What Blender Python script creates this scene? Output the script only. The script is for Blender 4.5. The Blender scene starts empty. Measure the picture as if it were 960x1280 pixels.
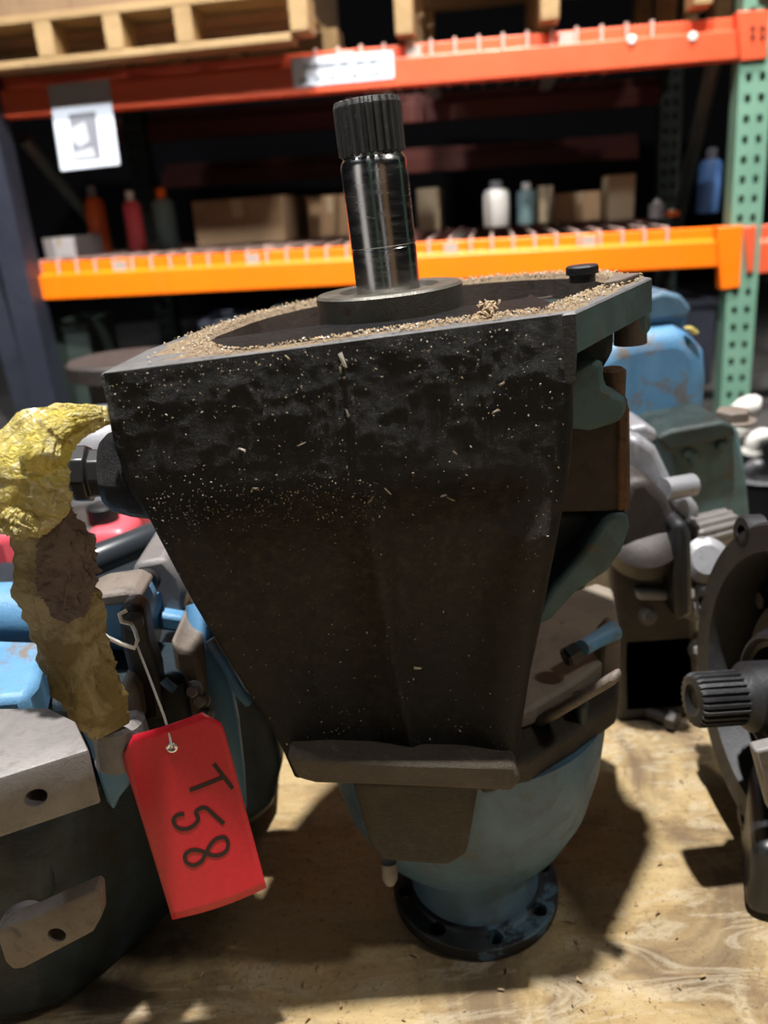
import bpy, bmesh, math, random
from mathutils import Vector, Matrix, noise
random.seed(7)
sc = bpy.context.scene
COL = sc.collection
V = Vector

# ------------------------------------------------------------------ camera
H, F = .525, 990.0
PITCH, ROLL = math.radians(21.0), math.radians(4.0)
fw = V((0, math.cos(PITCH), -math.sin(PITCH)))
_r0 = V((1, 0, 0)); _u0 = V((0, math.sin(PITCH), math.cos(PITCH)))
rt = _r0*math.cos(ROLL) - _u0*math.sin(ROLL)
up = _r0*math.sin(ROLL) + _u0*math.cos(ROLL)
CAM = V((0, 0, H))
cd = bpy.data.cameras.new('camera')
cam = bpy.data.objects.new('camera', cd); COL.objects.link(cam)
cam.matrix_world = Matrix(((rt.x, up.x, -fw.x, CAM.x), (rt.y, up.y, -fw.y, CAM.y), (rt.z, up.z, -fw.z, CAM.z), (0, 0, 0, 1)))
cd.sensor_fit = 'VERTICAL'; cd.sensor_height = 36.0; cd.sensor_width = 27.0
cd.lens = F/1280*36.0
cd.clip_start = .01
cd.dof.use_dof = True; cd.dof.focus_distance = .45; cd.dof.aperture_fstop = 6.0
sc.camera = cam

# ------------------------------------------------------------------ light
w = bpy.data.worlds.new('world'); sc.world = w; w.use_nodes = True
w.node_tree.nodes['Background'].inputs[0].default_value = (.75, .85, 1, 1)
w.node_tree.nodes['Background'].inputs[1].default_value = .006
def lamp(name, loc, target, power, size, col=(1, .98, .95), spread=180):
    l = bpy.data.lights.new(name, 'AREA'); l.shape = 'DISK'; l.size = size; l.energy = power; l.color = col; l.spread = math.radians(spread)
    o = bpy.data.objects.new(name, l); COL.objects.link(o); o.location = loc
    o.rotation_euler = (V(target)-V(loc)).to_track_quat('-Z', 'Y').to_euler()
    return o
lamp('high_bay_lamp', (-.08, .40, 3.9), (.05, .5, 0), 350, .12)
lamp('high_bay_lamp', (.9, 1.55, 3.9), (.5, 2.45, .8), 33, .3, (1, .985, .96), 58)
lamp('high_bay_lamp', (-1.2, -.3, 3.9), (-.75, 2.75, .7), 22, .3, (.94, .97, 1), 52)
lamp('high_bay_lamp', (-2.6, .75, 3.9), (-.2, .6, .2), 36, .3, (.88, .94, 1))
lamp('high_bay_lamp', (2.7, -.4, 3.9), (.2, .5, .2), 48, .3, (1, .95, .88))
vs = sc.view_settings
vs.view_transform = 'Standard'; vs.look = 'None'; vs.gamma = 1; vs.use_curve_mapping = False
vs.exposure = 0.0

# ------------------------------------------------------------------ pixel helpers (a pixel and a distance give a place)
def ray(x, y): return fw + rt*((x-480)/F) - up*((y-640)/F)
def P(x, y, Y):
    d = ray(x, y); return CAM + d*(Y/d.y)
def Pz(x, y, z):
    d = ray(x, y); return CAM + d*((z-H)/d.z)
def Ppl(x, y, o, n):
    d = ray(x, y); return CAM + d*(((o-CAM).dot(n))/d.dot(n))

# ------------------------------------------------------------------ materials
MATS = {}
def mk(name):
    m = bpy.data.materials.new(name); m.use_nodes = True
    nt = m.node_tree; b = nt.nodes['Principled BSDF']
    MATS[name] = m
    return m, nt, b
def _noise(nt, co, scale, detail=6, rough=.6, dist=0):
    n = nt.nodes.new('ShaderNodeTexNoise'); n.inputs['Scale'].default_value = scale
    n.inputs['Detail'].default_value = detail; n.inputs['Roughness'].default_value = rough; n.inputs['Distortion'].default_value = dist
    nt.links.new(co, n.inputs['Vector']); return n.outputs['Fac']
def _ramp(nt, fac, stops):
    r = nt.nodes.new('ShaderNodeValToRGB'); e = r.color_ramp.elements
    while len(e) < len(stops): e.new(.5)
    for el, (p, c) in zip(e, stops):
        el.position = p; el.color = (c[0], c[1], c[2], 1) if isinstance(c, tuple) else (c, c, c, 1)
    nt.links.new(fac, r.inputs[0]); return r.outputs[0]
def _mix(nt, fac, a, b, mode='MIX'):
    m = nt.nodes.new('ShaderNodeMix'); m.data_type = 'RGBA'; m.blend_type = mode
    for s, v in ((m.inputs[0], fac), (m.inputs[6], a), (m.inputs[7], b)):
        if hasattr(v, 'links'): nt.links.new(v, s)
        elif isinstance(v, tuple): s.default_value = (*v, 1)
        else: s.default_value = v
    return m.outputs[2]
def _bump(nt, b, h, strength, dist=.002):
    bp = nt.nodes.new('ShaderNodeBump'); bp.inputs['Strength'].default_value = strength; bp.inputs['Distance'].default_value = dist
    nt.links.new(h, bp.inputs['Height']); nt.links.new(bp.outputs[0], b.inputs['Normal'])
def grime(name, c1, c2, c3, sc1=14, sc2=60, lo=.42, hi=.62, rough=(.4, .7), metal=0, bump=.3, bscale=350, c3amt=(.55, .72), spec=.5, stretch=None):
    """two paint tones broken by a third (dirt or bare metal), with cast relief"""
    m, nt, b = mk(name)
    tc = nt.nodes.new('ShaderNodeTexCoord'); co = tc.outputs['Object']
    if stretch:
        mp = nt.nodes.new('ShaderNodeMapping'); mp.inputs['Scale'].default_value = stretch
        nt.links.new(co, mp.inputs[0]); co = mp.outputs[0]
    n1 = _noise(nt, co, sc1, 6, .65, .6); n2 = _noise(nt, co, sc2, 8, .7, .3); n3 = _noise(nt, co, bscale, 5, .7)
    col = _mix(nt, _ramp(nt, n1, [(lo, 0.), (hi, 1.)]), c1, c2)
    col = _mix(nt, _ramp(nt, n2, [(c3amt[0], 0.), (c3amt[1], 1.)]), col, c3)
    nt.links.new(col, b.inputs['Base Color'])
    rr = _ramp(nt, n2, [(.3, rough[0]), (.7, rough[1])]); nt.links.new(rr, b.inputs['Roughness'])
    b.inputs['Metallic'].default_value = metal; b.inputs['Specular IOR Level'].default_value = spec
    _bump(nt, b, n3, bump); return m
def plain(name, c, rough=.5, metal=0, **k):
    m, nt, b = mk(name); b.inputs['Base Color'].default_value = (*c, 1)
    b.inputs['Roughness'].default_value = rough; b.inputs['Metallic'].default_value = metal
    for kk, vv in k.items(): b.inputs[kk.replace('_', ' ')].default_value = vv
    return m

grime('grease', (.0075, .007, .0075), (.016, .014, .013), (.028, .022, .017), 9, 55, .4, .65, (.42, .7), 0, .9, 420, (.58, .8), .45)

def dusty_grease():
    """black grease; the recessed lower wall has a coat of dry brown dust, thickest on the step"""
    m, nt, b = mk('housing_grease'); tc = nt.nodes.new('ShaderNodeTexCoord'); co = tc.outputs['Object']
    n1 = _noise(nt, co, 10, 6, .65, .6); n2 = _noise(nt, co, 170, 8, .75, .3); n3 = _noise(nt, co, 900, 6, .8); n4 = _noise(nt, co, 420, 5, .7)
    sp = nt.nodes.new('ShaderNodeSeparateXYZ'); nt.links.new(co, sp.inputs[0])
    z = nt.nodes.new('ShaderNodeMath'); z.operation = 'MULTIPLY_ADD'; nt.links.new(n1, z.inputs[0]); z.inputs[1].default_value = .13; nt.links.new(sp.outputs['Z'], z.inputs[2])
    low = _ramp(nt, z.outputs[0], [(.33, .35), (.40, 1.), (.425, .9), (.465, 0.)])
    blk = _ramp(nt, n2, [(.35, (.005, .0048, .0054)), (.65, (.0115, .011, .0118)), (.85, (.03, .027, .025))])
    brn = _ramp(nt, n2, [(.3, (.012, .0095, .0065)), (.52, (.036, .027, .017)), (.75, (.10, .076, .05))])
    nt.links.new(_mix(nt, low, blk, brn), b.inputs['Base Color']); b.inputs['Specular IOR Level'].default_value = .3
    nt.links.new(_ramp(nt, n2, [(.35, .32), (.65, .6)]), b.inputs['Roughness'])
    h = nt.nodes.new('ShaderNodeMath'); h.operation = 'ADD'; nt.links.new(n3, h.inputs[0]); nt.links.new(n4, h.inputs[1])
    _bump(nt, b, h.outputs[0], 1.0, .0022)
dusty_grease()
grime('grease_brown', (.022, .016, .010), (.045, .033, .02), (.07, .055, .036), 10, 80, .4, .65, (.45, .75), 0, .8, 500)
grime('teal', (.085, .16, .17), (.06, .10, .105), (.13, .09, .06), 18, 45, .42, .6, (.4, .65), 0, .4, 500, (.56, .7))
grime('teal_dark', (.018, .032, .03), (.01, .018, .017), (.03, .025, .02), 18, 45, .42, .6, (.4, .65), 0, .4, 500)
grime('belly_blue', (.07, .145, .215), (.045, .085, .13), (.09, .075, .06), 20, 60, .4, .65, (.35, .6), 0, .3, 500, (.58, .72))
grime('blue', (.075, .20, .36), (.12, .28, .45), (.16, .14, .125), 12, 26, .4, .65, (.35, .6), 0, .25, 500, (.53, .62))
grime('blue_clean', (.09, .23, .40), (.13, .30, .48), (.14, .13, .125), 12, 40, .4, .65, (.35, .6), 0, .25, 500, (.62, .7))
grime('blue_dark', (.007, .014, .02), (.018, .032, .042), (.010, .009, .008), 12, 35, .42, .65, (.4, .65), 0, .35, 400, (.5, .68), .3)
grime('cast_grey', (.17, .155, .15), (.23, .21, .2), (.10, .085, .075), 20, 90, .4, .65, (.35, .6), .15, .3, 600, (.55, .75))
grime('cast_dirty', (.13, .10, .08), (.18, .15, .125), (.06, .05, .045), 20, 90, .4, .65, (.45, .7), 0, .4, 600, (.55, .75))
grime('flange_tan', (.17, .14, .11), (.24, .20, .155), (.06, .09, .10), 18, 70, .4, .65, (.45, .7), 0, .5, 500, (.58, .72))
grime('rust', (.10, .045, .018), (.16, .08, .035), (.04, .02, .012), 30, 120, .4, .65, (.5, .8), 0, .9, 350, (.55, .7))
grime('pad_brown', (.026, .015, .008), (.042, .024, .013), (.02, .013, .008), 22, 90, .4, .65, (.5, .75), 0, .4, 400)
grime('silver_cast', (.26, .26, .28), (.36, .36, .38), (.12, .115, .115), 12, 45, .4, .65, (.3, .5), .35, .3, 400, (.55, .72))
grime('dark_cast', (.016, .016, .018), (.03, .03, .033), (.05, .045, .042), 14, 70, .4, .65, (.32, .55), .25, .35, 500, (.58, .75))
grime('brown_cast', (.035, .028, .025), (.055, .045, .042), (.085, .072, .065), 14, 60, .4, .65, (.35, .6), .2, .35, 500)
grime('bore', (.10, .075, .065), (.14, .11, .095), (.06, .045, .038), 20, 70, .4, .65, (.35, .6), .2, .3, 500)
grime('collar', (.14, .13, .11), (.095, .088, .075), (.10, .04, .025), 30, 60, .4, .62, (.25, .5), .5, .3, 600, (.6, .7))
grime('rack_red', (.62, .085, .03), (.68, .11, .04), (.4, .05, .02), 4, 25, .4, .7, (.35, .5), 0, .05, 100, (.62, .78))
grime('rack_orange', (.95, .17, .0), (1.0, .19, .0), (.8, .13, .01), 4, 25, .4, .7, (.35, .5), 0, .05, 100, (.66, .8))
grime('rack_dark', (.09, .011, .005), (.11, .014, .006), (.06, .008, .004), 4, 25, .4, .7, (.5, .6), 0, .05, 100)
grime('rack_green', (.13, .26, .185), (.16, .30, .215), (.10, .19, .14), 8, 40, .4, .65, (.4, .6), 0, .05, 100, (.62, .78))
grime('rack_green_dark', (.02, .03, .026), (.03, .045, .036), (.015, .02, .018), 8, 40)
grime('slate', (.028, .031, .045), (.04, .043, .06), (.02, .023, .032), 4, 20, .4, .65, (.3, .5), .2, .05, 100)
grime('pallet_wood', (.27, .17, .075), (.36, .235, .11), (.15, .09, .042), 9, 30, .4, .65, (.6, .8), 0, .3, 120, (.56, .72), .3, (.25, 1, 1))
grime('carton', (.16, .095, .045), (.2, .12, .06), (.11, .065, .032), 5, 30, .4, .65, (.7, .85), 0, .1, 100)
grime('concrete', (.045, .042, .04), (.065, .06, .058), (.03, .027, .025), 2, 12, spec=.1)
plain('wall_dark', (.006, .006, .007), .9, Specular_IOR_Level=.0)
plain('black_hole', (.006, .005, .005), .7)
plain('black_plastic', (.012, .012, .013), .38)
plain('black_tube', (.025, .03, .036), .3)
plain('ink', (.012, .003, .004), .55)
plain('paper', (.60, .63, .69), .6)
plain('reflector_white', (.86, .87, .9), .6)  # extra bright white for the unseen crates, to lighten the shaft reflection
plain('paper_grey', (.32, .29, .28), .6)
plain('print_grey', (.17, .17, .19), .7)
plain('print_pale', (.42, .43, .46), .7)
plain('print_text', (.10, .11, .13), .7)
plain('wire', (.62, .42, .36), .4, .3)
plain('zinc', (.5, .5, .44), .4, .5)
plain('silver', (.8, .8, .82), .25, 1)
plain('string', (.55, .56, .58), .5)
plain('red_plastic', (.75, .10, .13), .35)
plain('orange_plastic', (.6, .10, .015), .45)
plain('white_plastic', (.66, .64, .60), .45)
plain('cream', (.27, .21, .13), .6)
plain('teal_plastic', (.16, .25, .26), .5)
plain('blue_plastic', (.10, .22, .5), .4)
plain('fleck_tan', (.17, .13, .08), .5)
plain('fleck_white', (.42, .38, .32), .45)
plain('sawdust', (.36, .26, .155), .8)

# bright machined steel for the shaft
m, nt, b = mk('steel')
tc = nt.nodes.new('ShaderNodeTexCoord'); mp = nt.nodes.new('ShaderNodeMapping'); mp.inputs['Scale'].default_value = (1, 1, 6)
nt.links.new(tc.outputs['Object'], mp.inputs[0])
n = _noise(nt, mp.outputs[0], 60, 5, .6)
nt.links.new(_ramp(nt, n, [(.3, (.42, .41, .40)), (.7, (.6, .59, .58))]), b.inputs['Base Color'])
nt.links.new(_ramp(nt, n, [(.3, .16), (.7, .3)]), b.inputs['Roughness']); b.inputs['Metallic'].default_value = 1
grime('spline_steel', (.09, .088, .088), (.13, .128, .125), (.2, .195, .19), 30, 120, .4, .65, (.35, .5), .6, .3, 700)

# red card
m, nt, b = mk('tag_red')
tc = nt.nodes.new('ShaderNodeTexCoord'); n = _noise(nt, tc.outputs['Object'], 300, 3)
nt.links.new(_ramp(nt, n, [(.3, (.50, .007, .02)), (.7, (.58, .011, .026))]), b.inputs['Base Color'])
b.inputs['Roughness'].default_value = .42; _bump(nt, b, n, .08, .0005)

# yellow crinkled film, dirtier towards patches of its own
m, nt, b = mk('film')
tc = nt.nodes.new('ShaderNodeTexCoord'); co = tc.outputs['Object']
n1 = _noise(nt, co, 16, 5, .6, 1.0); n2 = _noise(nt, co, 90, 6, .7, 2.0); n3 = _noise(nt, co, 160, 4, .6, 3.0)
col = _mix(nt, _ramp(nt, n1, [(.42, 0.), (.6, 1.)]), (.74, .60, .13), (.62, .50, .20))
col = _mix(nt, _ramp(nt, n2, [(.52, 0.), (.68, 1.)]), col, (.90, .85, .58))
nt.links.new(col, b.inputs['Base Color']); b.inputs['Roughness'].default_value = .14
b.inputs['Transmission Weight'].default_value = .25; b.inputs['IOR'].default_value = 1.3; b.inputs['Subsurface Weight'].default_value = 0
b.inputs['Coat Weight'].default_value = .4; b.inputs['Coat Roughness'].default_value = .12
_bump(nt, b, n3, .9, .003)
grime('film_dirty', (.17, .12, .03), (.36, .285, .14), (.09, .06, .02), 26, 50, .44, .56, (.25, .5), 0, .8, 260, (.55, .72))
grime('film_rag', (.11, .07, .05), (.15, .10, .075), (.07, .045, .03), 30, 90, .4, .65, (.6, .8), 0, .9, 200)

# wooden sheet: wide flakes, dark oil stains, dried varnish streaks with their sheen painted in pale
m, nt, b = mk('board_wood')
tc = nt.nodes.new('ShaderNodeTexCoord'); co = tc.outputs['Object']
mp = nt.nodes.new('ShaderNodeMapping'); mp.inputs['Scale'].default_value = (1, 3.2, 1); mp.inputs['Rotation'].default_value = (0, 0, .7)
nt.links.new(co, mp.inputs[0])
vo = nt.nodes.new('ShaderNodeTexVoronoi'); vo.inputs['Scale'].default_value = 14; nt.links.new(mp.outputs[0], vo.inputs['Vector'])
n1 = _noise(nt, co, 7, 6, .6, .8); n2 = _noise(nt, mp.outputs[0], 40, 8, .7, .5); n3 = _noise(nt, co, 260, 6, .75); n4 = _noise(nt, mp.outputs[0], 9, 5, .6, 2.5)
flake = _ramp(nt, vo.outputs['Color'], [(.2, (.40, .26, .11)), (.45, (.62, .45, .225)), (.6, (.50, .34, .155)), (.8, (.58, .41, .20))])
col = _mix(nt, _ramp(nt, n2, [(.35, 0.), (.7, .75)]), flake, (.66, .52, .29))
col = _mix(nt, _ramp(nt, n1, [(.48, 0.), (.62, .85)]), col, (.19, .13, .08))
col = _mix(nt, _ramp(nt, n4, [(.52, 0.), (.60, .45), (.68, 0.)]), col, (.74, .64, .47))
col = _mix(nt, _ramp(nt, n3, [(.56, 0.), (.68, .85)]), col, (.17, .115, .065))
nt.links.new(col, b.inputs['Base Color'])
nt.links.new(_ramp(nt, n4, [(.4, .5), (.6, .22)]), b.inputs['Roughness'])
hh = nt.nodes.new('ShaderNodeMath'); hh.operation = 'ADD'; nt.links.new(n3, hh.inputs[0]); nt.links.new(n4, hh.inputs[1])
_bump(nt, b, hh.outputs[0], .8, .006)

grime('rim_grey', (.11, .108, .112), (.17, .167, .17), (.2, .17, .13), 40, 300, .35, .65, (.4, .6), .3, .3, 700, (.62, .72))
grime('rim_dust', (.20, .14, .085), (.30, .22, .135), (.10, .065, .04), 90, 300, .35, .65, (.7, .9), 0, 1.0, 600, (.5, .68))

# ------------------------------------------------------------------ object helpers
def thing(name, label, cat, loc=(0, 0, 0), group=None, kind=None):
    o = bpy.data.objects.new(name, None); COL.objects.link(o); o.location = loc; o.empty_display_size = .02
    return tag(o, label, cat, group, kind)
def tag(o, label, cat=None, group=None, kind=None):
    o['label'] = label
    if cat: o['category'] = cat
    if group: o['group'] = group
    if kind: o['kind'] = kind
    return o
def root_loc(o):
    l = V(o.location)
    while o.parent: o = o.parent; l = l + V(o.location)
    return l
def mesh(name, verts, faces, mat, parent=None, bevel=0, seg=2, smooth=True, sub=0, mats=None, fmat=None, weld=False, angle=35):
    me = bpy.data.meshes.new(name)
    off = root_loc(parent) if parent else V((0, 0, 0))
    me.from_pydata([V(v)-off for v in verts], [], faces)
    bm = bmesh.new(); bm.from_mesh(me)
    if weld: bmesh.ops.remove_doubles(bm, verts=bm.verts, dist=1e-5)
    bmesh.ops.recalc_face_normals(bm, faces=bm.faces); bm.to_mesh(me); bm.free()
    for mm in ([mat] if not mats else mats): me.materials.append(MATS[mm])
    if fmat:
        for p, i in zip(me.polygons, fmat): p.material_index = i
    o = bpy.data.objects.new(name, me); COL.objects.link(o)
    if parent: o.parent = parent
    if bevel:
        md = o.modifiers.new('b', 'BEVEL'); md.width = bevel; md.segments = seg; md.limit_method = 'ANGLE'; md.angle_limit = math.radians(30)
    if sub:
        md = o.modifiers.new('s', 'SUBSURF'); md.levels = sub; md.render_levels = sub
    if smooth:
        for p in me.polygons: p.use_smooth = True
        try: me.set_sharp_from_angle(angle=math.radians(angle))
        except Exception: pass
    return o
def prism(pts, vec):
    """closed outline (3-D points) pushed along vec"""
    n = len(pts); v = [V(p) for p in pts] + [V(p)+V(vec) for p in pts]
    f = [list(range(n)), list(range(2*n-1, n-1, -1))] + [[i, (i+1) % n, n+(i+1) % n, n+i] for i in range(n)]
    return v, f
def slab(name, px, Y, th, mat, parent=None, tilt=0, bevel=.004, **k):
    """an upright plate: outline seen at distance Y, real thickness th going back; tilt makes the far end of X nearer"""
    o = P(px[0][0], px[0][1], Y); n = V((tilt, -1, 0)).normalized()
    pts = [Ppl(x, y, o, n) for x, y in px]
    for q in pts: q.z = max(q.z, .001)
    return mesh(name, *prism(pts, -n*th), mat, parent, bevel=bevel, **k)
def plate(name, px, z, th, mat, parent=None, bevel=.003, **k):
    """a level plate: outline seen at height z, thickness th going down"""
    return mesh(name, *prism([Pz(x, y, z) for x, y in px], V((0, 0, -th))), mat, parent, bevel=bevel, **k)
def foot(name, xy, z0, z1, mat, parent=None, bevel=.004, top=None, **k):
    """footprint in metres between two heights, optionally another outline on top"""
    a = [V((x, y, z0)) for x, y in xy]; t = top or xy; bq = [V((x, y, z1)) for x, y in t]; n = len(a)
    f = [list(range(n))[::-1], list(range(n, 2*n))] + [[i, (i+1) % n, n+(i+1) % n, n+i] for i in range(n)]
    return mesh(name, a+bq, f, mat, parent, bevel=bevel, **k)
def bx(c, s):
    x, y, z = c; a, b_, c_ = s[0]/2, s[1]/2, s[2]/2
    v = [V((x+i*a, y+j*b_, z+k*c_)) for k in (-1, 1) for j in (-1, 1) for i in (-1, 1)]
    return v, [[0, 2, 3, 1], [4, 5, 7, 6], [0, 1, 5, 4], [2, 6, 7, 3], [0, 4, 6, 2], [1, 3, 7, 5]]
def box(name, c, s, mat, parent=None, bevel=.003, **k): return mesh(name, *bx(c, s), mat, parent, bevel=bevel, **k)
def frame(ax):
    ax = V(ax).normalized(); t = V((0, 1, 0)) if abs(ax.y) < .9 else V((1, 0, 0))
    e = ax.cross(t).normalized(); return ax, e, ax.cross(e).normalized()
def lathe_vf(o, ax, prof, n=40, rfun=None, closed=False):
    """profile [(height, radius)] turned round axis ax through o"""
    o = V(o); ax, e, g = frame(ax); v = []; f = []
    for h, r in prof:
        for i in range(n):
            a = 2*math.pi*i/n; rr = r if not rfun else rfun(h, r, i)
            v.append(o+ax*h+e*(math.cos(a)*rr)+g*(math.sin(a)*rr))
    m_ = len(prof)
    for j in range(m_-1 if not closed else m_):
        k = (j+1) % m_
        for i in range(n): f.append([j*n+i, j*n+(i+1) % n, k*n+(i+1) % n, k*n+i])
    if not closed: f.append(list(range(n))[::-1]); f.append(list(range((m_-1)*n, m_*n)))
    return v, f
def lathe(name, o, ax, prof, mat, parent=None, n=40, closed=False, rfun=None, **k):
    return mesh(name, *lathe_vf(o, ax, prof, n, rfun, closed), mat, parent, **k)
def tube_vf(pts, rad, n=10):
    pts = [V(p) for p in pts]; v = []; f = []; m_ = len(pts)
    e = None
    for i, p in enumerate(pts):
        d = (pts[min(i+1, m_-1)]-pts[max(i-1, 0)]).normalized()
        if e is None: _, e, g = frame(d)
        else: e = (e-d*e.dot(d)).normalized(); g = d.cross(e)
        r = rad[i] if isinstance(rad, (list, tuple)) else rad
        for k in range(n):
            a = 2*math.pi*k/n; v.append(p+e*math.cos(a)*r+g*math.sin(a)*r)
    for i in range(m_-1):
        for k in range(n): f.append([i*n+k, i*n+(k+1) % n, (i+1)*n+(k+1) % n, (i+1)*n+k])
    f += [list(range(n))[::-1], list(range((m_-1)*n, m_*n))]
    return v, f
def tube(name, pts, rad, mat, parent=None, n=10, **k): return mesh(name, *tube_vf(pts, rad, n), mat, parent, **k)
def join(*vfs):
    v = []; f = []
    for a, b_ in vfs:
        o = len(v); v += a; f += [[i+o for i in q] for q in b_]
    return v, f
def hexbolt(name, o, ax, r, h, mat, parent, washer=True):
    parts = [lathe_vf(o, ax, [(0, r), (h*.85, r), (h, r*.86)], 6)]
    if washer: parts.insert(0, lathe_vf(V(o)-V(ax).normalized()*h*.25, ax, [(0, r*1.35), (h*.25, r*1.35)], 20))
    return mesh(name, *join(*parts), mat, parent, bevel=.0006)
def cut(o, vf):
    """real holes: subtract a solid and keep only the result"""
    off = root_loc(o.parent) if o.parent else V((0, 0, 0))
    me = bpy.data.meshes.new('c'); me.from_pydata([V(q)-off for q in vf[0]], [], vf[1])
    bm = bmesh.new(); bm.from_mesh(me); bmesh.ops.recalc_face_normals(bm, faces=bm.faces); bm.to_mesh(me); bm.free()
    c = bpy.data.objects.new('c', me); COL.objects.link(c)
    if o.parent: c.parent = o.parent
    md = o.modifiers.new('cut', 'BOOLEAN'); md.operation = 'DIFFERENCE'; md.object = c; md.solver = 'EXACT'
    bpy.context.view_layer.update()
    new = bpy.data.meshes.new_from_object(o.evaluated_get(bpy.context.evaluated_depsgraph_get()))
    o.modifiers.clear(); o.data = new
    bpy.data.objects.remove(c)
    try: new.set_sharp_from_angle(angle=math.radians(35))
    except Exception: pass
def fbm(p, s): return noise.fractal(V(p)*s, .9, 2.1, 4)

# ================================================================== setting
FLOOR = -.145
fl = mesh('floor', [(-4, -2, FLOOR), (4, -2, FLOOR), (4, 7, FLOOR), (-4, 7, FLOOR)], [[0, 1, 2, 3]], 'concrete')
tag(fl, 'grey concrete warehouse floor under the racking', kind='structure')
wb = mesh('wall_back', [(-4, 6, FLOOR), (4, 6, FLOOR), (4, 6, 4.6), (-4, 6, 4.6)], [[0, 1, 2, 3]], 'wall_dark')
tag(wb, 'dark warehouse wall far behind the racking', kind='structure')

# ---- the wooden sheet on its pallet
pal = thing('wooden_pallet', 'oil-stained wooden sheet on a pallet carrying all the gearboxes', 'pallet', (0, .6, FLOOR))
nx, ny = 90, 80; vv = []; ff = []
x0, x1, y0, y1 = -1.0, 1.05, -.1, 1.12
for j in range(ny+1):
    for i in range(nx+1):
        x = x0+(x1-x0)*i/nx; y = y0+(y1-y0)*j/ny
        vv.append(V((x, y, -.0012+.0012*fbm((x, y, 0), 9))))
ff = [[j*(nx+1)+i, j*(nx+1)+i+1, (j+1)*(nx+1)+i+1, (j+1)*(nx+1)+i] for j in range(ny) for i in range(nx)]
rim = [j for j in range(nx+1)] + [(j+1)*(nx+1)-1 for j in range(1, ny+1)] + [ny*(nx+1)+i for i in range(nx-1, -1, -1)] + [j*(nx+1) for j in range(ny-1, 0, -1)]
base = len(vv)
vv += [V((vv[i].x, vv[i].y, -.018)) for i in rim]
R_ = len(rim)
ff += [[rim[i], rim[(i+1) % R_], base+(i+1) % R_, base+i] for i in range(R_)] + [[base+i for i in range(R_)]]
mesh('top_sheet', vv, ff, 'board_wood', pal)
for xx in (-.9, -.45, .02, .5, .95): box('stringer', (xx, .51, -.075), (.05, 1.2, .1), 'pallet_wood', pal)
for yy in (-.02, .25, .51, .78, 1.05): box('bottom_board', (.02, yy, -.1345), (2.0, .1, .019), 'pallet_wood', pal)

# ================================================================== main gearbox
AX0 = Pz(594, 1112, 0)                       # where the output flange stands
gb = thing('gearbox', 'large upright greasy gearbox standing on its output flange, splined shaft on top', 'gearbox', (AX0.x, AX0.y, 0))
O = P(490, 390, .50)
n = V((-.05, 0, 1)).normalized()
def top(x, y): return Ppl(x, y, O, n)
ex = V((1, 0, .05)).normalized(); ey = n.cross(ex).normalized()
def loc2(p): d = p-O; return (d.dot(ex), d.dot(ey))
def w2(x, y, h=0): return O+ex*x+ey*y+n*h
A = loc2(top(125, 467)); B = loc2(top(720, 390)); Cc = loc2(top(815, 347)); A2 = loc2(top(182, 438))
RC = (.028, .0); RO, RI = .155, .138        # rim circle of the bell
poly = [A, B, Cc, (Cc[0]-.004, Cc[1]+.035)]
a0 = math.atan2(poly[-1][1]-RC[1], poly[-1][0]-RC[0])+.22; a1 = math.radians(168)
for i in range(13):
    a = a0+(a1-a0)*i/12; poly.append((RC[0]+RO*math.cos(a), RC[1]+RO*math.sin(a)))
poly.append(A2)
def ray_poly(a):
    dx, dy = math.cos(a), math.sin(a); best = None
    for i in range(len(poly)):
        (px_, py_), (qx, qy) = poly[i], poly[(i+1) % len(poly)]
        px_ -= RC[0]; py_ -= RC[1]; qx -= RC[0]; qy -= RC[1]
        ex_, ey_ = qx-px_, qy-py_; den = dx*ey_-dy*ex_
        if abs(den) < 1e-9: continue
        t = (px_*ey_-py_*ex_)/den; s_ = (px_*dy-py_*dx)/den
        if t > 0 and -1e-6 <= s_ <= 1+1e-6 and (best is None or t > best): best = t
    return best
angs = sorted(set([round(2*math.pi*i/110-math.pi, 5) for i in range(110)] + [round(math.atan2(q[1]-RC[1], q[0]-RC[0]), 5) for q in poly]))
N = len(angs); TH = .036
aA, aB = math.atan2(A[1]-RC[1], A[0]-RC[0]), math.atan2(B[1]-RC[1], B[0]-RC[0])
def front(a): return aA-.4 <= a < aB-1e-4
vv = []; ff = []; fm = []
for a in angs:
    ro = ray_poly(a); ri = min(RI, ro-.023); c, s = math.cos(a), math.sin(a)
    rm = ri+.003+(ro-ri-.004)*min(.93, max(.25, (.62 if front(a) else .9)+.5*fbm((c*ro, s*ro, .3), 55)))
    th = TH if front(a) else (.021 if -1.2 < a < .6 else TH)
    vv += [w2(RC[0]+c*ri, RC[1]+s*ri, -.05 if th == TH else -th), w2(RC[0]+c*ri, RC[1]+s*ri, -.002), w2(RC[0]+c*(ri+.003), RC[1]+s*(ri+.003), .0006), w2(RC[0]+c*rm, RC[1]+s*rm, .0004),
           w2(RC[0]+c*(ro-.001), RC[1]+s*(ro-.001), 0), w2(RC[0]+c*ro, RC[1]+s*ro, -.001), w2(RC[0]+c*ro, RC[1]+s*ro, -th)]
for i in range(N):
    k = (i+1) % N
    for q in range(7):
        ff.append([i*7+q, k*7+q, k*7+(q+1) % 7, i*7+(q+1) % 7]); fm.append([0, 4, 4, 1, 1, 3 if front(angs[i]) else 2, 3 if front(angs[i]) else 2][q])
mesh('bell_flange', vv, ff, None, gb, mats=['bore', 'rim_grey', 'teal', 'grease', 'rim_dust'], fmat=fm, angle=30)
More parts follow.
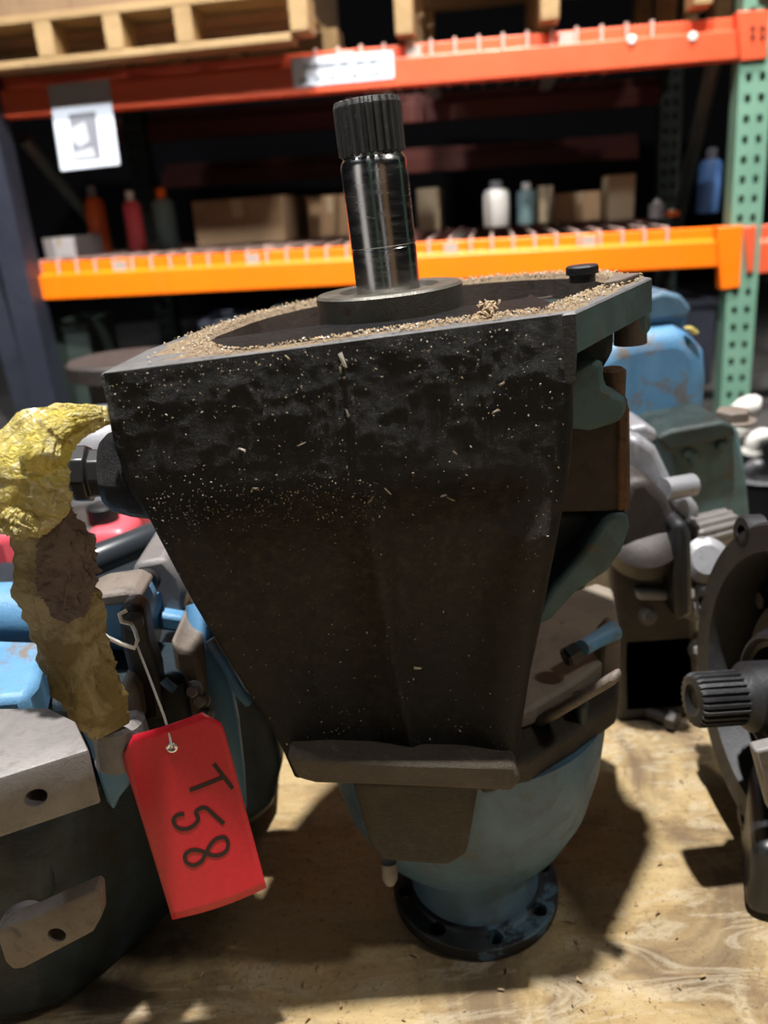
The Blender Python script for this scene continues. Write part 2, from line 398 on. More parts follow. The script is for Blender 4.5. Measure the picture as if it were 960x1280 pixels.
# floor of the bell opening, with bolt recesses
vv = []; ff = []
for a in angs:
    ro = min(RI, ray_poly(a)-.023)+.004; fz = -.0195 if (-1.2 < a < .6 and not front(a)) else -.044; vv += [w2(RC[0]+math.cos(a)*ro, RC[1]+math.sin(a)*ro, fz), w2(RC[0]+math.cos(a)*ro*.2, RC[1]+math.sin(a)*ro*.2, -.04)]
ff = [[i*2, ((i+1) % N)*2, ((i+1) % N)*2+1, i*2+1] for i in range(N)]+[[i*2+1 for i in range(N)]]
mesh('bell_floor', vv, ff, 'bore', gb)
for x, y in ((-.065, .075), (-.04, .1), (.11, .07), (.13, .035), (.085, .1)):
    lathe('recess_boss', w2(RC[0]+x, RC[1]+y, -.044), n, [(0, .011), (.03, .010), (.03, .006), (.015, .006)], 'bore', gb, n=20)

# splined input shaft
SB = w2(*loc2(top(489, 388)))
sh_ax = (P(457, 131, .5)-P(486, 372, .5)); sh_ax = V((sh_ax.x, .0, sh_ax.z)).normalized()
r = .0198
shaft = lathe('input_shaft', SB, sh_ax, [(-.02, r), (.037, r), (.0375, r*.985), (.0385, r*.985), (.039, r), (.070, r), (.0705, r*1.005), (.084, r*1.005), (.0865, r*.97), (.0885, r*.90), (.092, r*.88)], 'steel', gb, n=64, angle=25)
def gear(h, rr, i): return rr*(1.0 if i % 6 in (0, 1, 2) else .9) if rr > .0 else rr
sp = lathe('spline', SB, sh_ax, [(.088, r*.8), (.0905, r*1.0), (.1155, r*1.0), (.1185, r*.95), (.119, r*.78), (.116, r*.5)], 'spline_steel', shaft, n=150,
           rfun=lambda h, rr, i: rr*(1.0 if i % 6 < 3 else .9) if rr > r*.9 else rr, smooth=False)
def collar_prof(): return [(-.042, .0455), (.0125, .0455), (.014, .044), (.014, .031), (.011, .029), (.011, r+.0015), (-.042, r+.0015)]
lathe('bearing_collar', SB, n, collar_prof(), 'collar', gb, n=64, closed=True, angle=25)
# bolt on the far rim and a gasket scrap
fb = w2(*loc2(top(728, 352)))
lathe('rim_bolt', fb, n, [(0, .0085), (.005, .0085), (.005, .0105), (.0095, .0105), (.0105, .0095)], 'dark_cast', gb, n=24)
mesh('gasket_scrap', *prism([w2(*loc2(top(755, 362))), w2(*loc2(top(778, 358))), w2(*loc2(top(800, 350))), w2(*loc2(top(768, 351)))], n*.0045), 'cast_dirty', gb, bevel=.001)

# tall greasy front housing: rows down the left and right outline
YA, YB = top(125, 467).y-.0015, top(720, 390).y-.0015
rows = [((125, 468, YA), (720, 391, YB)), ((129, 492, YA), (722.5, 430, YB)), ((133, 520, YA), (724, 480, YB)), ((140, 560, YA), (724, 530, YB)),
        ((158, 612, YA), (722, 575, YB)), ((186, 655, YA+.001), (716, 615, YB)), ((212, 705, .401), (705, 670, .406)), ((242, 760, .405), (692, 735, .408)),
        ((275, 815, .409), (680, 795, .410)), ((308, 868, .413), (668, 850, .413)), ((335, 910, .416), (660, 900, .415)), ((352, 940, .418), (655, 940, .417)), ((366, 972, .419), (653, 982, .418))]
def lerp_row(t):
    t *= len(rows)-1; i = min(int(t), len(rows)-2); u = t-i
    a, b_ = rows[i], rows[i+1]
    g = lambda k, j: a[k][j]+(b_[k][j]-a[k][j])*u
    return P(g(0, 0), g(0, 1), g(0, 2)), P(g(1, 0), g(1, 1), g(1, 2))
NR, NC = 130, 130; vv = []; ff = []
for j in range(NR+1):
    t = j/NR; L, R = lerp_row(t); wd = (R-L); back = V((0, 1, 0))
    for i in range(NC+1):
        s = i/NC; p = L+wd*s
        x = s*wd.length; xr = (1-s)*wd.length
        d = 0.0
        rr = .013                                            # rounded right edge
        if xr < rr: d += rr-math.sqrt(max(0, rr*rr-(rr-xr)**2))
        rl = .004
        if x < rl: d += rl-math.sqrt(max(0, rl*rl-(rl-x)**2))
        k = max(0, min(1, (t-.34)/.14)); k = k*k*(3-2*k)      # below the rim the wall steps back and dishes
        edge = min(1, max(0, min(x-.006, xr-.012)/.03)); edge = edge*edge*(3-2*edge)
        d += .010*k*edge*(1-.55*t)
        ridge = .515+.04*(t-.4); d -= .004*k*math.exp(-((s-ridge)/.035)**2)     # faint casting seam
        q = V((p.x, p.z, 0))
        amp = .00012 if t < .42 else .00008
        d -= amp*fbm((p.x, p.z, 1.7), 160)*min(1, t*9) + .00025*fbm((p.x, p.z, 5.1), 45)*min(1, t*9)
        vv.append(p+back*d)
W = NC+1
ff = [[j*W+i, j*W+i+1, (j+1)*W+i+1, (j+1)*W+i] for j in range(NR) for i in range(NC)]
rim = [i for i in range(W)] + [j*W+NC for j in range(1, NR+1)] + [NR*W+i for i in range(NC-1, -1, -1)] + [j*W for j in range(NR-1, 0, -1)]
b0 = len(vv); cen = V((AX0.x-.02, .49, 0))
for i in rim:
    p = vv[i]; vv.append(V((p.x+(cen.x-p.x)*.06, p.y+.085, p.z-.0005)))
RR = len(rim); ff += [[rim[i], rim[(i+1) % RR], b0+(i+1) % RR, b0+i] for i in range(RR)] + [[b0+i for i in range(RR)]]
housing = mesh('front_housing', vv, ff, 'housing_grease', gb, angle=60)

# bottom lip of the housing and the tapered block below it
lip = [(358, 946), (400, 950), (520, 955), (645, 958), (652, 975), (640, 990), (560, 986), (470, 982), (395, 980), (372, 974)]
grime('lip_brown', (.05, .037, .024), (.085, .066, .045), (.14, .115, .085), 25, 160, .4, .65, (.45, .7), 0, .8, 500, (.55, .75))
slab('bottom_lip', lip, .402, .035, 'lip_brown', gb, bevel=.0025)
vv = [P(438, 975, .41), P(602, 975, .41), P(585, 1072, .41), P(560, 1086, .41), P(478, 1080, .41), P(462, 1060, .41)]
mesh('lower_block', *prism(vv, (0, .06, 0)), 'grease_brown', gb, bevel=.006, seg=3)
lathe('drain_stud', P(486, 1078, .428), (0, -.3, -1), [(0, .0055), (.012, .0055), (.016, .003)], 'cast_grey', gb, n=16)

# blue round lower case, neck and output flange
bc = V((AX0.x-.002, AX0.y+.034, 0))
lathe('lower_case', bc, (0, 0, 1), [(.020, .052), (.030, .066), (.052, .085), (.08, .098), (.115, .106), (.15, .109), (.166, .109)], 'belly_blue', gb, n=64)
lathe('neck', V((AX0.x, AX0.y+.004, 0)), (0, 0, 1), [(.012, .052), (.02, .049), (.04, .049), (.075, .058)], 'belly_blue', gb, n=48)
grime('flange_shaded', (.008, .008, .009), (.02, .024, .03), (.07, .13, .18), 30, 14, .4, .65, (.35, .6), 0, .2, 500, (.56, .6))  # near-black base puts shade into the colour, blue patches the lit spots
of = lathe('output_flange', V((AX0.x, AX0.y, 0)), (0, 0, 1), [(0, .064), (.001, .0665), (.0105, .0665), (.0115, .0655), (.0115, .054), (.0135, .052), (.0135, .03)], 'flange_shaded', gb, n=72)
for k in range(8):
    a = math.radians(-82+45*k); cut(of, lathe_vf(V((AX0.x+.057*math.cos(a), AX0.y+.057*math.sin(a), -.01)), (0, 0, 1), [(0, .0062), (.04, .0062)], 16))

# ---- right-hand side of the gearbox
# lug under the far flange corner
slab('flange_lug', [(772, 356), (812, 350), (817, 412), (806, 424), (790, 420), (778, 405), (768, 388)], .525, .03, 'teal', gb, bevel=.004)
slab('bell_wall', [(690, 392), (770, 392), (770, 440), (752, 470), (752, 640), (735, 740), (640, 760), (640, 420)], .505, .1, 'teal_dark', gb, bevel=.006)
slab('bolt_column', [(700, 470), (735, 448), (757, 452), (756, 470), (758, 484), (770, 492), (784, 496), (786, 512), (778, 528), (740, 540), (700, 536)], .4735, .05, 'teal', gb, bevel=.004)
lathe('column_bolt', P(766, 463, .505), (0, 0, -1), [(-.002, .006), (0, .0085), (.022, .0085)], 'rust', gb, n=20)
pd = slab('mounting_pad', [(690, 508), (786, 496), (788, 640), (690, 642)], .478, .05, 'pad_brown', gb, bevel=.003)
slab('pad_lit_edge', [(771, 506), (783, 498), (788, 512), (789, 638), (772, 640)], .4765, .05, 'rust', gb, bevel=.002)  # rusty edge, with the lamp's orange highlight put into its colour
# sloping blue-green web running down behind the housing
slab('web', [(756, 650), (772, 640), (786, 642), (789, 660), (778, 690), (760, 715), (720, 742), (690, 775), (660, 790), (690, 735), (730, 690)], .475, .03, 'teal', gb, bevel=.006, seg=3)
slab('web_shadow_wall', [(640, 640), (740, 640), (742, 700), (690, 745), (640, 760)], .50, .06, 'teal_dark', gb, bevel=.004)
# joint flange with dirty top
zt = P(755, 800, .535).z
jf = plate('joint_flange', [(600, 905), (664, 885), (715, 855), (768, 815), (776, 790), (766, 735), (745, 728), (690, 748), (630, 770), (585, 800)], zt, .016, 'flange_tan', gb, bevel=.003)
plate('joint_flange_lower', [(600, 962), (662, 948), (718, 914), (772, 874), (776, 830), (766, 775), (745, 768), (690, 788), (630, 810), (585, 840)], zt-.0165, .022, 'grease_brown', gb, bevel=.004)
slab('joint_rib', [(655, 905), (715, 872), (766, 842), (770, 856), (716, 888), (657, 922)], .462, .012, 'cast_dirty', gb, tilt=-.9, bevel=.003)
tube('joint_pin', [P(728, 810, .49), P(745, 800, .50), P(768, 788, .51)], [.006, .0062, .0075], 'blue', gb, n=16)
lathe('joint_nut', P(722, 814, .485), V((-1, -.4, -.3)), [(0, .008), (.009, .008), (.011, .006)], 'black_plastic', gb, n=6)
slab('joint_corner', [(752, 800), (768, 782), (778, 790), (777, 850), (772, 885), (755, 892), (745, 870)], .505, .02, 'cast_dirty', gb, bevel=.004)
slab('case_rib', [(722, 885), (738, 878), (736, 905), (728, 935), (722, 920)], .455, .02, 'teal_dark', gb, bevel=.003)

# ---- left-hand boss and plug
bd = V((-.985, -.10, .06)).normalized()
bo = P(158, 590, .426)
lathe('side_boss', bo-bd*.03, bd, [(0, .030), (.028, .0255), (.038, .022), (.042, .018)], 'housing_grease', gb, n=40)
plug = lathe('side_plug', bo+bd*.011, bd, [(0, .014), (.008, .014), (.0085, .0165), (.016, .0165), (.018, .014)], 'black_plastic', gb, n=8, bevel=.001)

# ---- loose flecks of dirt on the face and sawdust on the rim
def chip(vs_, fs_, p, nrm, l, wdt, a, th=.0006):
    ax, e, g = frame(nrm); d = e*math.cos(a)+g*math.sin(a); q = ax.cross(d)
    o = len(vs_); c0 = p+ax*th
    for s, t in ((-1, -.6), (1, -1), (.8, 1), (-.7, .8)): vs_.append(c0+d*(s*l/2)+q*(t*wdt/2)+ax*random.uniform(-.3, .6)*th)
    vs_.append(c0+ax*th); fs_ += [[o, o+1, o+4], [o+1, o+2, o+4], [o+2, o+3, o+4], [o+3, o, o+4]]
def face_pt(t, s):
    j = int(t*NR); i = int(s*NC); return housing.data.vertices[j*W+i].co+V((AX0.x+random.uniform(-.0012, .0012), AX0.y, random.uniform(-.0012, .0012)))
va, fa, vb, fb_ = [], [], [], []
for k in range(1300):
    t = random.random()**1.5*.95+.02; s = random.uniform(.02, .97)
    if k % 3 == 0: t = random.gauss(.40, .035); s = random.uniform(.02, .55)
    t = min(max(t, .02), .97); sz = random.choice([.0004, .0005, .0006, .0008, .0011])
    tgt = (va, fa) if random.random() < .8 else (vb, fb_)
    chip(*tgt, face_pt(t, s), (0, -1, .15), sz*random.uniform(.8, 1.6), sz*.8, random.uniform(0, 6.28), .0004)
for k in range(14):
    chip(*((va, fa) if k % 3 else (vb, fb_)), face_pt(random.uniform(.03, .8), random.uniform(.05, .95)), (0, -1, .15), random.uniform(.003, .006), random.uniform(.0009, .0016), random.uniform(0, 6.28))
chip(vb, fb_, face_pt(.055, .5), (0, -1, .15), .009, .0025, .3)
o = mesh('dirt_flecks', va, fa, 'fleck_tan', gb, smooth=False); o['kind'] = 'stuff'
o = mesh('pale_flecks', vb, fb_, 'fleck_white', gb, smooth=False); o['kind'] = 'stuff'
va, fa, vb, fb_ = [], [], [], []
for k in range(2600):
    a = random.uniform(-math.pi, math.pi); ro = ray_poly(a); ri = min(RI, ro-.023)
    d = ri+.002+min(abs(random.gauss(0, .008)), ro-ri-.006)
    if random.random() < .1: d = random.uniform(ri+.002, ro-.006)
    sz = random.choice([.0004, .0006, .0009, .0013])
    chip(*((va, fa) if random.random() < .85 else (vb, fb_)), w2(RC[0]+math.cos(a)*d, RC[1]+math.sin(a)*d, random.uniform(0, .0012)), n, sz*1.6, sz, random.uniform(0, 6.28), .001)
pc = w2(*loc2(top(608, 398)))
for k in range(60):
    chip(va, fa, pc+V((random.gauss(0, .002), random.gauss(0, .002), random.uniform(0, .008))), (random.uniform(-1, 1), -1, random.uniform(0, 1)), .004, .002, random.uniform(0, 6.28), .001)
o = mesh('rim_sawdust', va, fa, 'sawdust', gb, smooth=False); o['kind'] = 'stuff'
o = mesh('rim_chips', vb, fb_, 'fleck_white', gb, smooth=False); o['kind'] = 'stuff'
#NEXT
# ---- splinters and chips lying on the sheet
va, fa, vb, fb_ = [], [], [], []
for k in range(700):
    x = random.uniform(-.35, .5); y = random.uniform(.28, .75); sz = random.choice([.0008, .001, .0014, .002, .003])
    chip(*((va, fa) if random.random() < .6 else (vb, fb_)), V((x, y, .0008)), (random.uniform(-.4, .4), random.uniform(-.4, .4), 1), sz*1.8, sz*.7, random.uniform(0, 6.28), .0008)
o = mesh('wood_chips', va, fa, 'pallet_wood', smooth=False); tag(o, 'tiny wood chips scattered over the wooden sheet', 'wood chips', kind='stuff')
o = mesh('sawdust_crumbs', vb, fb_, 'sawdust', smooth=False); tag(o, 'dull sawdust crumbs scattered over the wooden sheet', 'sawdust', kind='stuff')

# ================================================================== red tag on its string
tg = thing('inspection_tag', 'red card tag marked T58 hanging on a pale string in front of the gearbox', 'tag', tuple(P(216, 1147, .37)))
def t_uv(x, y):
    a, b_, c, d = 126, 70, -41, 224; X, Y_ = x-146, y-923; det = a*d-b_*c
    return ((d*X-b_*Y_)/det, (a*Y_-c*X)/det)
_t0, _t1, _t3 = P(146, 923, .400), P(272, 882, .408), P(216, 1147, .386)
tn = (_t1-_t0).cross(_t3-_t0).normalized()
if tn.y > 0: tn = -tn
def tpt(u, v, h=0):
    curl = .0035*math.cos((u-.5)*3.0)+.004*(v-.4)**2
    return _t0+(_t1-_t0)*u+(_t3-_t0)*v+tn*(curl+h)
vv = []; ff = []; nu, nv = 16, 24
for j in range(nv+1):
    v = j/nv; e = max(0, 1-v/.09); u0, u1 = .17*e, 1-.15*e
    for i in range(nu+1): vv.append(tpt(u0+(u1-u0)*i/nu, v))
ff = [[j*(nu+1)+i, j*(nu+1)+i+1, (j+1)*(nu+1)+i+1, (j+1)*(nu+1)+i] for j in range(nv) for i in range(nu)]
card = mesh('card', vv, ff, 'tag_red', tg); md = card.modifiers.new('t', 'SOLIDIFY'); md.thickness = .0005; md.offset = 0
eu, ev = t_uv(216, 928)
lathe('eyelet', tpt(eu, ev), tn, [(-.0006, .0034), (.0008, .0034), (.0011, .0026), (.0005, .0014), (-.0006, .0014)], 'silver', tg, n=24, closed=True)
def cr(x, y): return (x/2.4, 850+y/2.4)
strokes = {'letter_t': [[(645, 237), (662, 258), (685, 287), (705, 312)], [(675, 277), (640, 288), (605, 300), (572, 310)]],
           'digit_five': [[(680, 412), (655, 390), (620, 362), (592, 374), (600, 395), (585, 415), (560, 426), (535, 422), (522, 403), (533, 386), (556, 380)]],
           'digit_eight': [[(695, 468), (682, 452), (657, 455), (637, 474), (625, 498), (610, 522), (586, 535), (563, 526), (559, 505), (579, 489), (608, 490), (637, 502), (666, 504), (689, 491), (695, 468)]]}
for nm, st in strokes.items():
    vv = []; ff = []
    for line in st:
        q = [cr(*p) for p in line]; fine = []
        for i in range(len(q)-1):
            p0 = q[max(i-1, 0)]; p1 = q[i]; p2 = q[i+1]; p3 = q[min(i+2, len(q)-1)]
            for k in range(5):
                t = k/5; fine.append(tuple(.5*((2*p1[c])+(-p0[c]+p2[c])*t+(2*p0[c]-5*p1[c]+4*p2[c]-p3[c])*t*t+(-p0[c]+3*p1[c]-3*p2[c]+p3[c])*t**3) for c in (0, 1)))
        fine.append(q[-1]); o = len(vv); hw = 2.5
        for i, (x, y) in enumerate(fine):
            xa, ya = fine[max(i-1, 0)]; xb, yb = fine[min(i+1, len(fine)-1)]; l = math.hypot(xb-xa, yb-ya) or 1
            nx_, ny_ = -(yb-ya)/l*hw, (xb-xa)/l*hw
            for s in (-1, 1): vv.append(tpt(*t_uv(x+nx_*s, y+ny_*s), .0006))
        ff += [[o+2*i, o+2*i+1, o+2*i+3, o+2*i+2] for i in range(len(fine)-1)]
    mesh(nm, vv, ff, 'ink', tg)
tube('string', [tpt(eu, ev, .0012), P(211, 915, .4), P(205, 895, .402), P(188, 850, .408), P(177, 822, .413), P(171, 806, .415)], .0008, 'string', tg, n=8)
tube('tie_wire', [P(118, 785, .405), P(135, 797, .408), P(152, 805, .412), P(168, 810, .414), P(172, 800, .415), P(169, 789, .418), P(164, 780, .422), P(152, 777, .422), P(149, 768, .421), P(158, 763, .424)], .00135, 'white_plastic', tg, n=8)

# ================================================================== yellow plastic wrap hanging over the plug
wr = thing('plastic_wrap', 'crumpled yellow plastic film hung over the side plug, dirty lower end', 'plastic film', tuple(P(110, 905, .40)))
def sweep(name, path, mat, thick=.35, seed=0., nseg=90, nr=48, amp=.18):
    vv = []; m_ = len(path)
    for j in range(nseg+1):
        t = j/nseg*(m_-1); i = min(int(t), m_-2); u = t-i; u2 = u*u*(3-2*u)
        a, b_ = path[i], path[i+1]; g = [a[k]+(b_[k]-a[k])*(u if k < 2 else u2) for k in range(4)]
        c = P(g[0], g[1], g[3]); k0 = max(0, t-.3); k1 = min(m_-1, t+.3)
        def at(tt):
            ii = min(int(tt), m_-2); uu = tt-ii; return V((path[ii][0]+(path[ii+1][0]-path[ii][0])*uu, path[ii][1]+(path[ii+1][1]-path[ii][1])*uu, 0))
        d = (at(k1)-at(k0)).normalized(); hw = g[2]*(CAM-c).length/F*.95
        side = (rt*(-d.y)*-1 + up*(-d.x)*-1); side = (rt*d.y*-1 - up*d.x).normalized()
        bk = fw
        for k in range(nr):
            a_ = 2*math.pi*k/nr
            q = V((math.cos(a_), math.sin(a_), j*.035+seed*7))
            # sharp pleats running mostly along the sweep
            cre = abs(noise.noise(V((math.cos(a_)*3.2, math.sin(a_)*3.2, j*.03+seed)))) + .6*abs(noise.noise(V((math.cos(a_)*7, math.sin(a_)*7, j*.09+seed+5)))) + .5*abs(noise.noise(V((math.cos(a_)*2, math.sin(a_)*2, j*.2+seed+9))))
            rr = hw*(1+amp*(.55-cre)*1.6)
            vv.append(c+side*math.cos(a_)*rr+bk*math.sin(a_)*rr*thick)
    ff = [[j*nr+k, j*nr+(k+1) % nr, (j+1)*nr+(k+1) % nr, (j+1)*nr+k] for j in range(nseg) for k in range(nr)]
    ff += [list(range(nr))[::-1], list(range(nseg*nr, (nseg+1)*nr))]
    return mesh(name, vv, ff, mat, wr, angle=50)
sweep('upper_fold', [(136, 519, 11, .40), (110, 524, 18, .395), (80, 532, 28, .39), (50, 553, 44, .385), (28, 590, 56, .38), (20, 630, 60, .38), (16, 668, 40, .385)], 'film', .4, 1.3)
sweep('inner_fold', [(128, 516, 7, .397), (95, 520, 12, .388), (62, 535, 16, .376), (48, 570, 22, .372), (55, 610, 20, .376), (50, 650, 14, .38)], 'film', .5, 4.1, amp=.3)
sweep('lower_strip', [(48, 630, 34, .388), (58, 680, 38, .39), (66, 730, 42, .392), (82, 785, 44, .395), (100, 835, 38, .398), (122, 880, 34, .40), (140, 915, 22, .402)], 'film_dirty', .2, 2.2, amp=.32)
sweep('torn_rag', [(70, 640, 14, .383), (80, 680, 24, .383), (86, 720, 25, .384), (82, 755, 20, .386), (74, 775, 8, .388)], 'film_rag', .16, 6.2, amp=.95)
sweep('bright_fold', [(8, 640, 20, .372), (30, 655, 18, .37), (48, 664, 6, .37)], 'film', .5, 8.4, amp=.4)

# ================================================================== blue gearbox lying on the left
bl = thing('blue_gearbox', 'light blue painted gearbox lying on its side, left of the upright gearbox', 'gearbox', (-.26, .5, 0))
bq = [Pz(228, 1140, .0), Pz(95, 1262, .0)]
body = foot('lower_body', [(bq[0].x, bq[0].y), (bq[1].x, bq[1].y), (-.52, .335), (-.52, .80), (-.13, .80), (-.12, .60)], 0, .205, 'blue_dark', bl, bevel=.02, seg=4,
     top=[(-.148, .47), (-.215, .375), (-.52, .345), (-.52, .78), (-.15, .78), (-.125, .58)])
z1 = P(111, 937, .335).z
pad = plate('upper_pad', [(-70, 994), (111, 937), (94, 901), (60, 884), (-70, 886)], z1, .034, 'cast_grey', bl, bevel=.0015)
hp = P(56, 977, .335); cut(pad, lathe_vf(hp+V((0, -.05, 0)), (0, 1, 0), [(0, .005), (.062, .005)], 20))
tab = slab('lower_tab', [(-6, 1166), (12, 1156), (41, 1147), (118, 1113), (124, 1118), (126, 1148), (116, 1166), (30, 1211), (16, 1213), (6, 1203)], .335, .012, 'cast_dirty', bl, bevel=.0018)
hp = P(71, 1169, .335); cut(tab, lathe_vf(hp+V((0, -.05, 0)), (0, 1, 0), [(0, .0052), (.065, .0052)], 20))
lathe('tab_boss', P(30, 1154, .349), (0, 0, 1), [(-.01, .0125), (.004, .0125), (.006, .011)], 'cast_grey', bl, n=28)
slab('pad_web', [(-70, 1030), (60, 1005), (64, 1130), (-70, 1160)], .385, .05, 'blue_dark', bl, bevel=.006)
# blue flange side that wraps round the pad and comes to a point
slab('flange_side', [(84, 873), (100, 884), (116, 905), (134, 921), (150, 926), (168, 960), (160, 985), (148, 1000), (141, 1016), (132, 1003), (118, 962), (111, 937), (96, 905)], .412, .025, 'blue_clean', bl, bevel=.003)
hexbolt('flange_bolt', P(131, 955, .410), (0, -1, .15), .0048, .004, 'silver_cast', bl)
plate('shaded_top_face', [(-80, 905), (44, 876), (84, 880), (118, 880), (150, 868), (230, 850), (230, 800), (100, 790), (-80, 800)], z1-.03, .045, 'blue_dark', bl, bevel=.006)  # dark colour stands in for the shaded gaps between the parts
plate('top_panel', [(-80, 880), (30, 870), (46, 852), (60, 800), (-80, 795)], z1-.002, .03, 'blue', bl, bevel=.005)
lathe('corner_boss', P(150, 912, .415), (0, 0, 1), [(-.02, .018), (.006, .016), (.01, .012)], 'cast_grey', bl, n=24)
# cross tube and upper blocks
tube('cross_tube', [P(-80, 775, .50), P(20, 768, .50), P(110, 772, .50), P(196, 778, .50)], .0215, 'blue', bl, n=24)
tube('rear_tube', [P(-80, 748, .548), P(60, 744, .548), P(165, 752, .548)], .011, 'blue', bl, n=20)
slab('saddle', [(92, 770), (104, 752), (150, 744), (170, 750), (182, 775), (176, 800), (100, 808)], .462, .04, 'blue', bl, bevel=.006, seg=3)
slab('saddle_cap', [(100, 752), (118, 744), (160, 738), (178, 748), (172, 756), (110, 762)], .455, .035, 'cast_dirty', bl, bevel=.003)
blk = slab('machined_block', [(168, 704), (205, 698), (226, 722), (232, 742), (228, 786), (170, 780), (160, 735)], .515, .07, 'cast_grey', bl, bevel=.004)
slab('block_foot', [(176, 764), (228, 772), (234, 782), (228, 792), (178, 786)], .505, .03, 'blue', bl, bevel=.003)
lathe('block_bore', P(184, 726, .512), (0, -1, 0), [(-.002, .009), (.004, .009), (.004, .0065), (-.001, .0065)], 'black_hole', bl, n=24)
lv = slab('clamp_lever', [(146, 768), (154, 757), (170, 756), (181, 768), (184, 800), (197, 840), (204, 900), (176, 905), (162, 850), (150, 805)], .432, .018, 'dark_cast', bl, bevel=.004, seg=3)
lathe('lever_pin', P(168, 775, .431), (0, -1, 0), [(0, .006), (.003, .006), (.004, .0045)], 'dark_cast', lv, n=18)
slab('middle_column', [(212, 800), (228, 812), (245, 815), (252, 840), (258, 880), (262, 925), (236, 930), (224, 900), (220, 850)], .455, .05, 'cast_dirty', bl, bevel=.006, seg=3)
tube('side_pipe', [P(247, 755, .50), P(256, 800, .487), (P(268, 850, .475)), P(278, 900, .465), P(285, 960, .455), P(288, 1010, .45)], [.0085, .0105, .0115, .0115, .0115, .0115], 'blue_clean', bl, n=20)
tube('brake_line', [P(262, 800, .475), P(285, 838, .47), P(300, 865, .465), P(312, 878, .465)], .004, 'blue', bl, n=12)
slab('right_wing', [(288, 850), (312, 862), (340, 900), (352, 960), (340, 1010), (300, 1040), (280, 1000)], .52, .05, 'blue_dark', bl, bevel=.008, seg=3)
for x, y in ((243, 862), (252, 874), (257, 892)): hexbolt('case_bolt', P(x, y, .448), (-.2, -1, .3), .0045, .005, 'silver_cast', bl)
tube('vent_pipe', [P(204, 850, .425), P(210, 856, .424), P(218, 862, .424)], .0028, 'belly_blue', bl, n=12)
slab('inner_rib', [(148, 858), (160, 850), (172, 868), (178, 905), (166, 912), (150, 890)], .42, .03, 'cast_dirty', bl, bevel=.004)

# ---- dark tube, red jugs and grey casting beyond it
dt = tube('roller_tube', [P(60, 735, .60), P(105, 706, .62), P(190, 672, .66), P(240, 652, .70)], .0135, 'black_tube', n=28)
tag(dt, 'smooth black steel tube lying across the red jugs behind the yellow film', 'tube')
def jug(label, x0, x1, y0, Y, dp):
    a, b_ = P(x0, y0, Y), P(x1, y0, Y); t = thing('fuel_jug', label, 'jug', ((a.x+b_.x)/2, Y+dp/2, 0), 'red plastic jugs')
    zz = (a.z+b_.z)/2; cx = (a.x+b_.x)/2; wd = b_.x-a.x
    box('body', (cx, Y+dp/2, zz/2-.002), (wd, dp, zz-.004), 'red_plastic', t, bevel=.015, seg=4)
    lathe('cap', (cx-wd*.2, Y+dp*.3, zz-.006), (0, 0, 1), [(0, .018), (.02, .018), (.022, .015)], 'black_plastic', t, n=24)
    tube('handle', [(cx-.01, Y+dp*.5, zz-.006), (cx, Y+dp*.5, zz+.012), (cx+wd*.35, Y+dp*.5, zz+.012), (cx+wd*.42, Y+dp*.5, zz-.008)], .007, 'red_plastic', t, n=12)
jug('red plastic jug behind the black tube and yellow film', 100, 158, 660, .84, .12)
jug('red plastic jug at the left frame edge behind the yellow film', -60, 16, 662, .80, .12)
gc = thing('grey_casting', 'pale grey cast cover standing behind the side plug', 'casting', (P(105, 640, .93).x, .98, 0))
lathe('dome', P(112, 690, 1.05), (0, 0, 1), [(-.05, .085), (0, .085), (.03, .078), (.055, .055), (.062, .02)], 'brown_cast', gc, n=40)
lathe('rim', P(112, 700, 1.05), (0, 0, 1), [(0, .098), (.012, .098), (.014, .094)], 'silver_cast', gc, n=40)
zz = P(112, 690, 1.05).z-.05
lathe('base', (P(112, 690, 1.05).x, 1.05, 0), (0, 0, 1), [(0, .07), (max(.02, zz+.01), .07)], 'dark_cast', gc, n=32)

# ================================================================== dark clutch housing on the right
hc = P(978, 868, .50); ha = V((-1, -.06, .05)).normalized()
hb = thing('clutch_housing', 'black round clutch housing with short splined shaft at the right edge', 'housing', (hc.x+.05, hc.y, 0))
hx, he, hg = frame(ha)
ring = lathe('outer_ring', hc, ha, [(-.07, .120), (-.02, .1285), (.0, .1305), (.004, .128), (.004, .108), (-.002, .105), (-.035, .098), (-.035, .05), (-.07, .05)], 'dark_cast', hb, n=72, closed=True)
lathe('inner_face', hc, ha, [(-.06, .105), (-.034, .1), (-.030, .078), (-.012, .07), (-.008, .052), (.004, .049), (.008, .045), (.006, .036), (-.02, .033)], 'dark_cast', hb, n=64)
lathe('seal_ring', hc, ha, [(.002, .049), (.0095, .0455), (.0105, .0425), (.004, .038), (-.01, .037), (-.01, .049)], 'dark_cast', hb, n=64, closed=True)
hs = lathe('drive_shaft', hc, ha, [(-.03, .0262), (.028, .0262), (.030, .0245), (.034, .0205), (.036, .0195)], 'dark_cast', hb, n=48)
lathe('drive_spline', hc, ha, [(.033, .017), (.035, .0205), (.067, .0205), (.070, .0190), (.0705, .012), (.068, .006)], 'dark_cast', hs, n=120,
      rfun=lambda h, rr, i: rr*(1.0 if i % 5 < 3 else .9) if rr > .0185 else rr, smooth=False)
for k in range(8):
    a = math.radians(20+45*k); q = hc+he*math.cos(a)*.088+hg*math.sin(a)*.088-ha*.03
    hexbolt('cover_bolt', q, ha, .0085, .011, 'dark_cast', hb)
    q2 = hc+he*math.cos(a+.35)*.128+hg*math.sin(a+.35)*.128
    lg = lathe('bolt_ear', q2-ha*.012, ha, [(0, .0145), (.014, .0145), (.016, .0125), (.016, .0065), (0, .0065)], 'dark_cast', hb, n=24, closed=True)
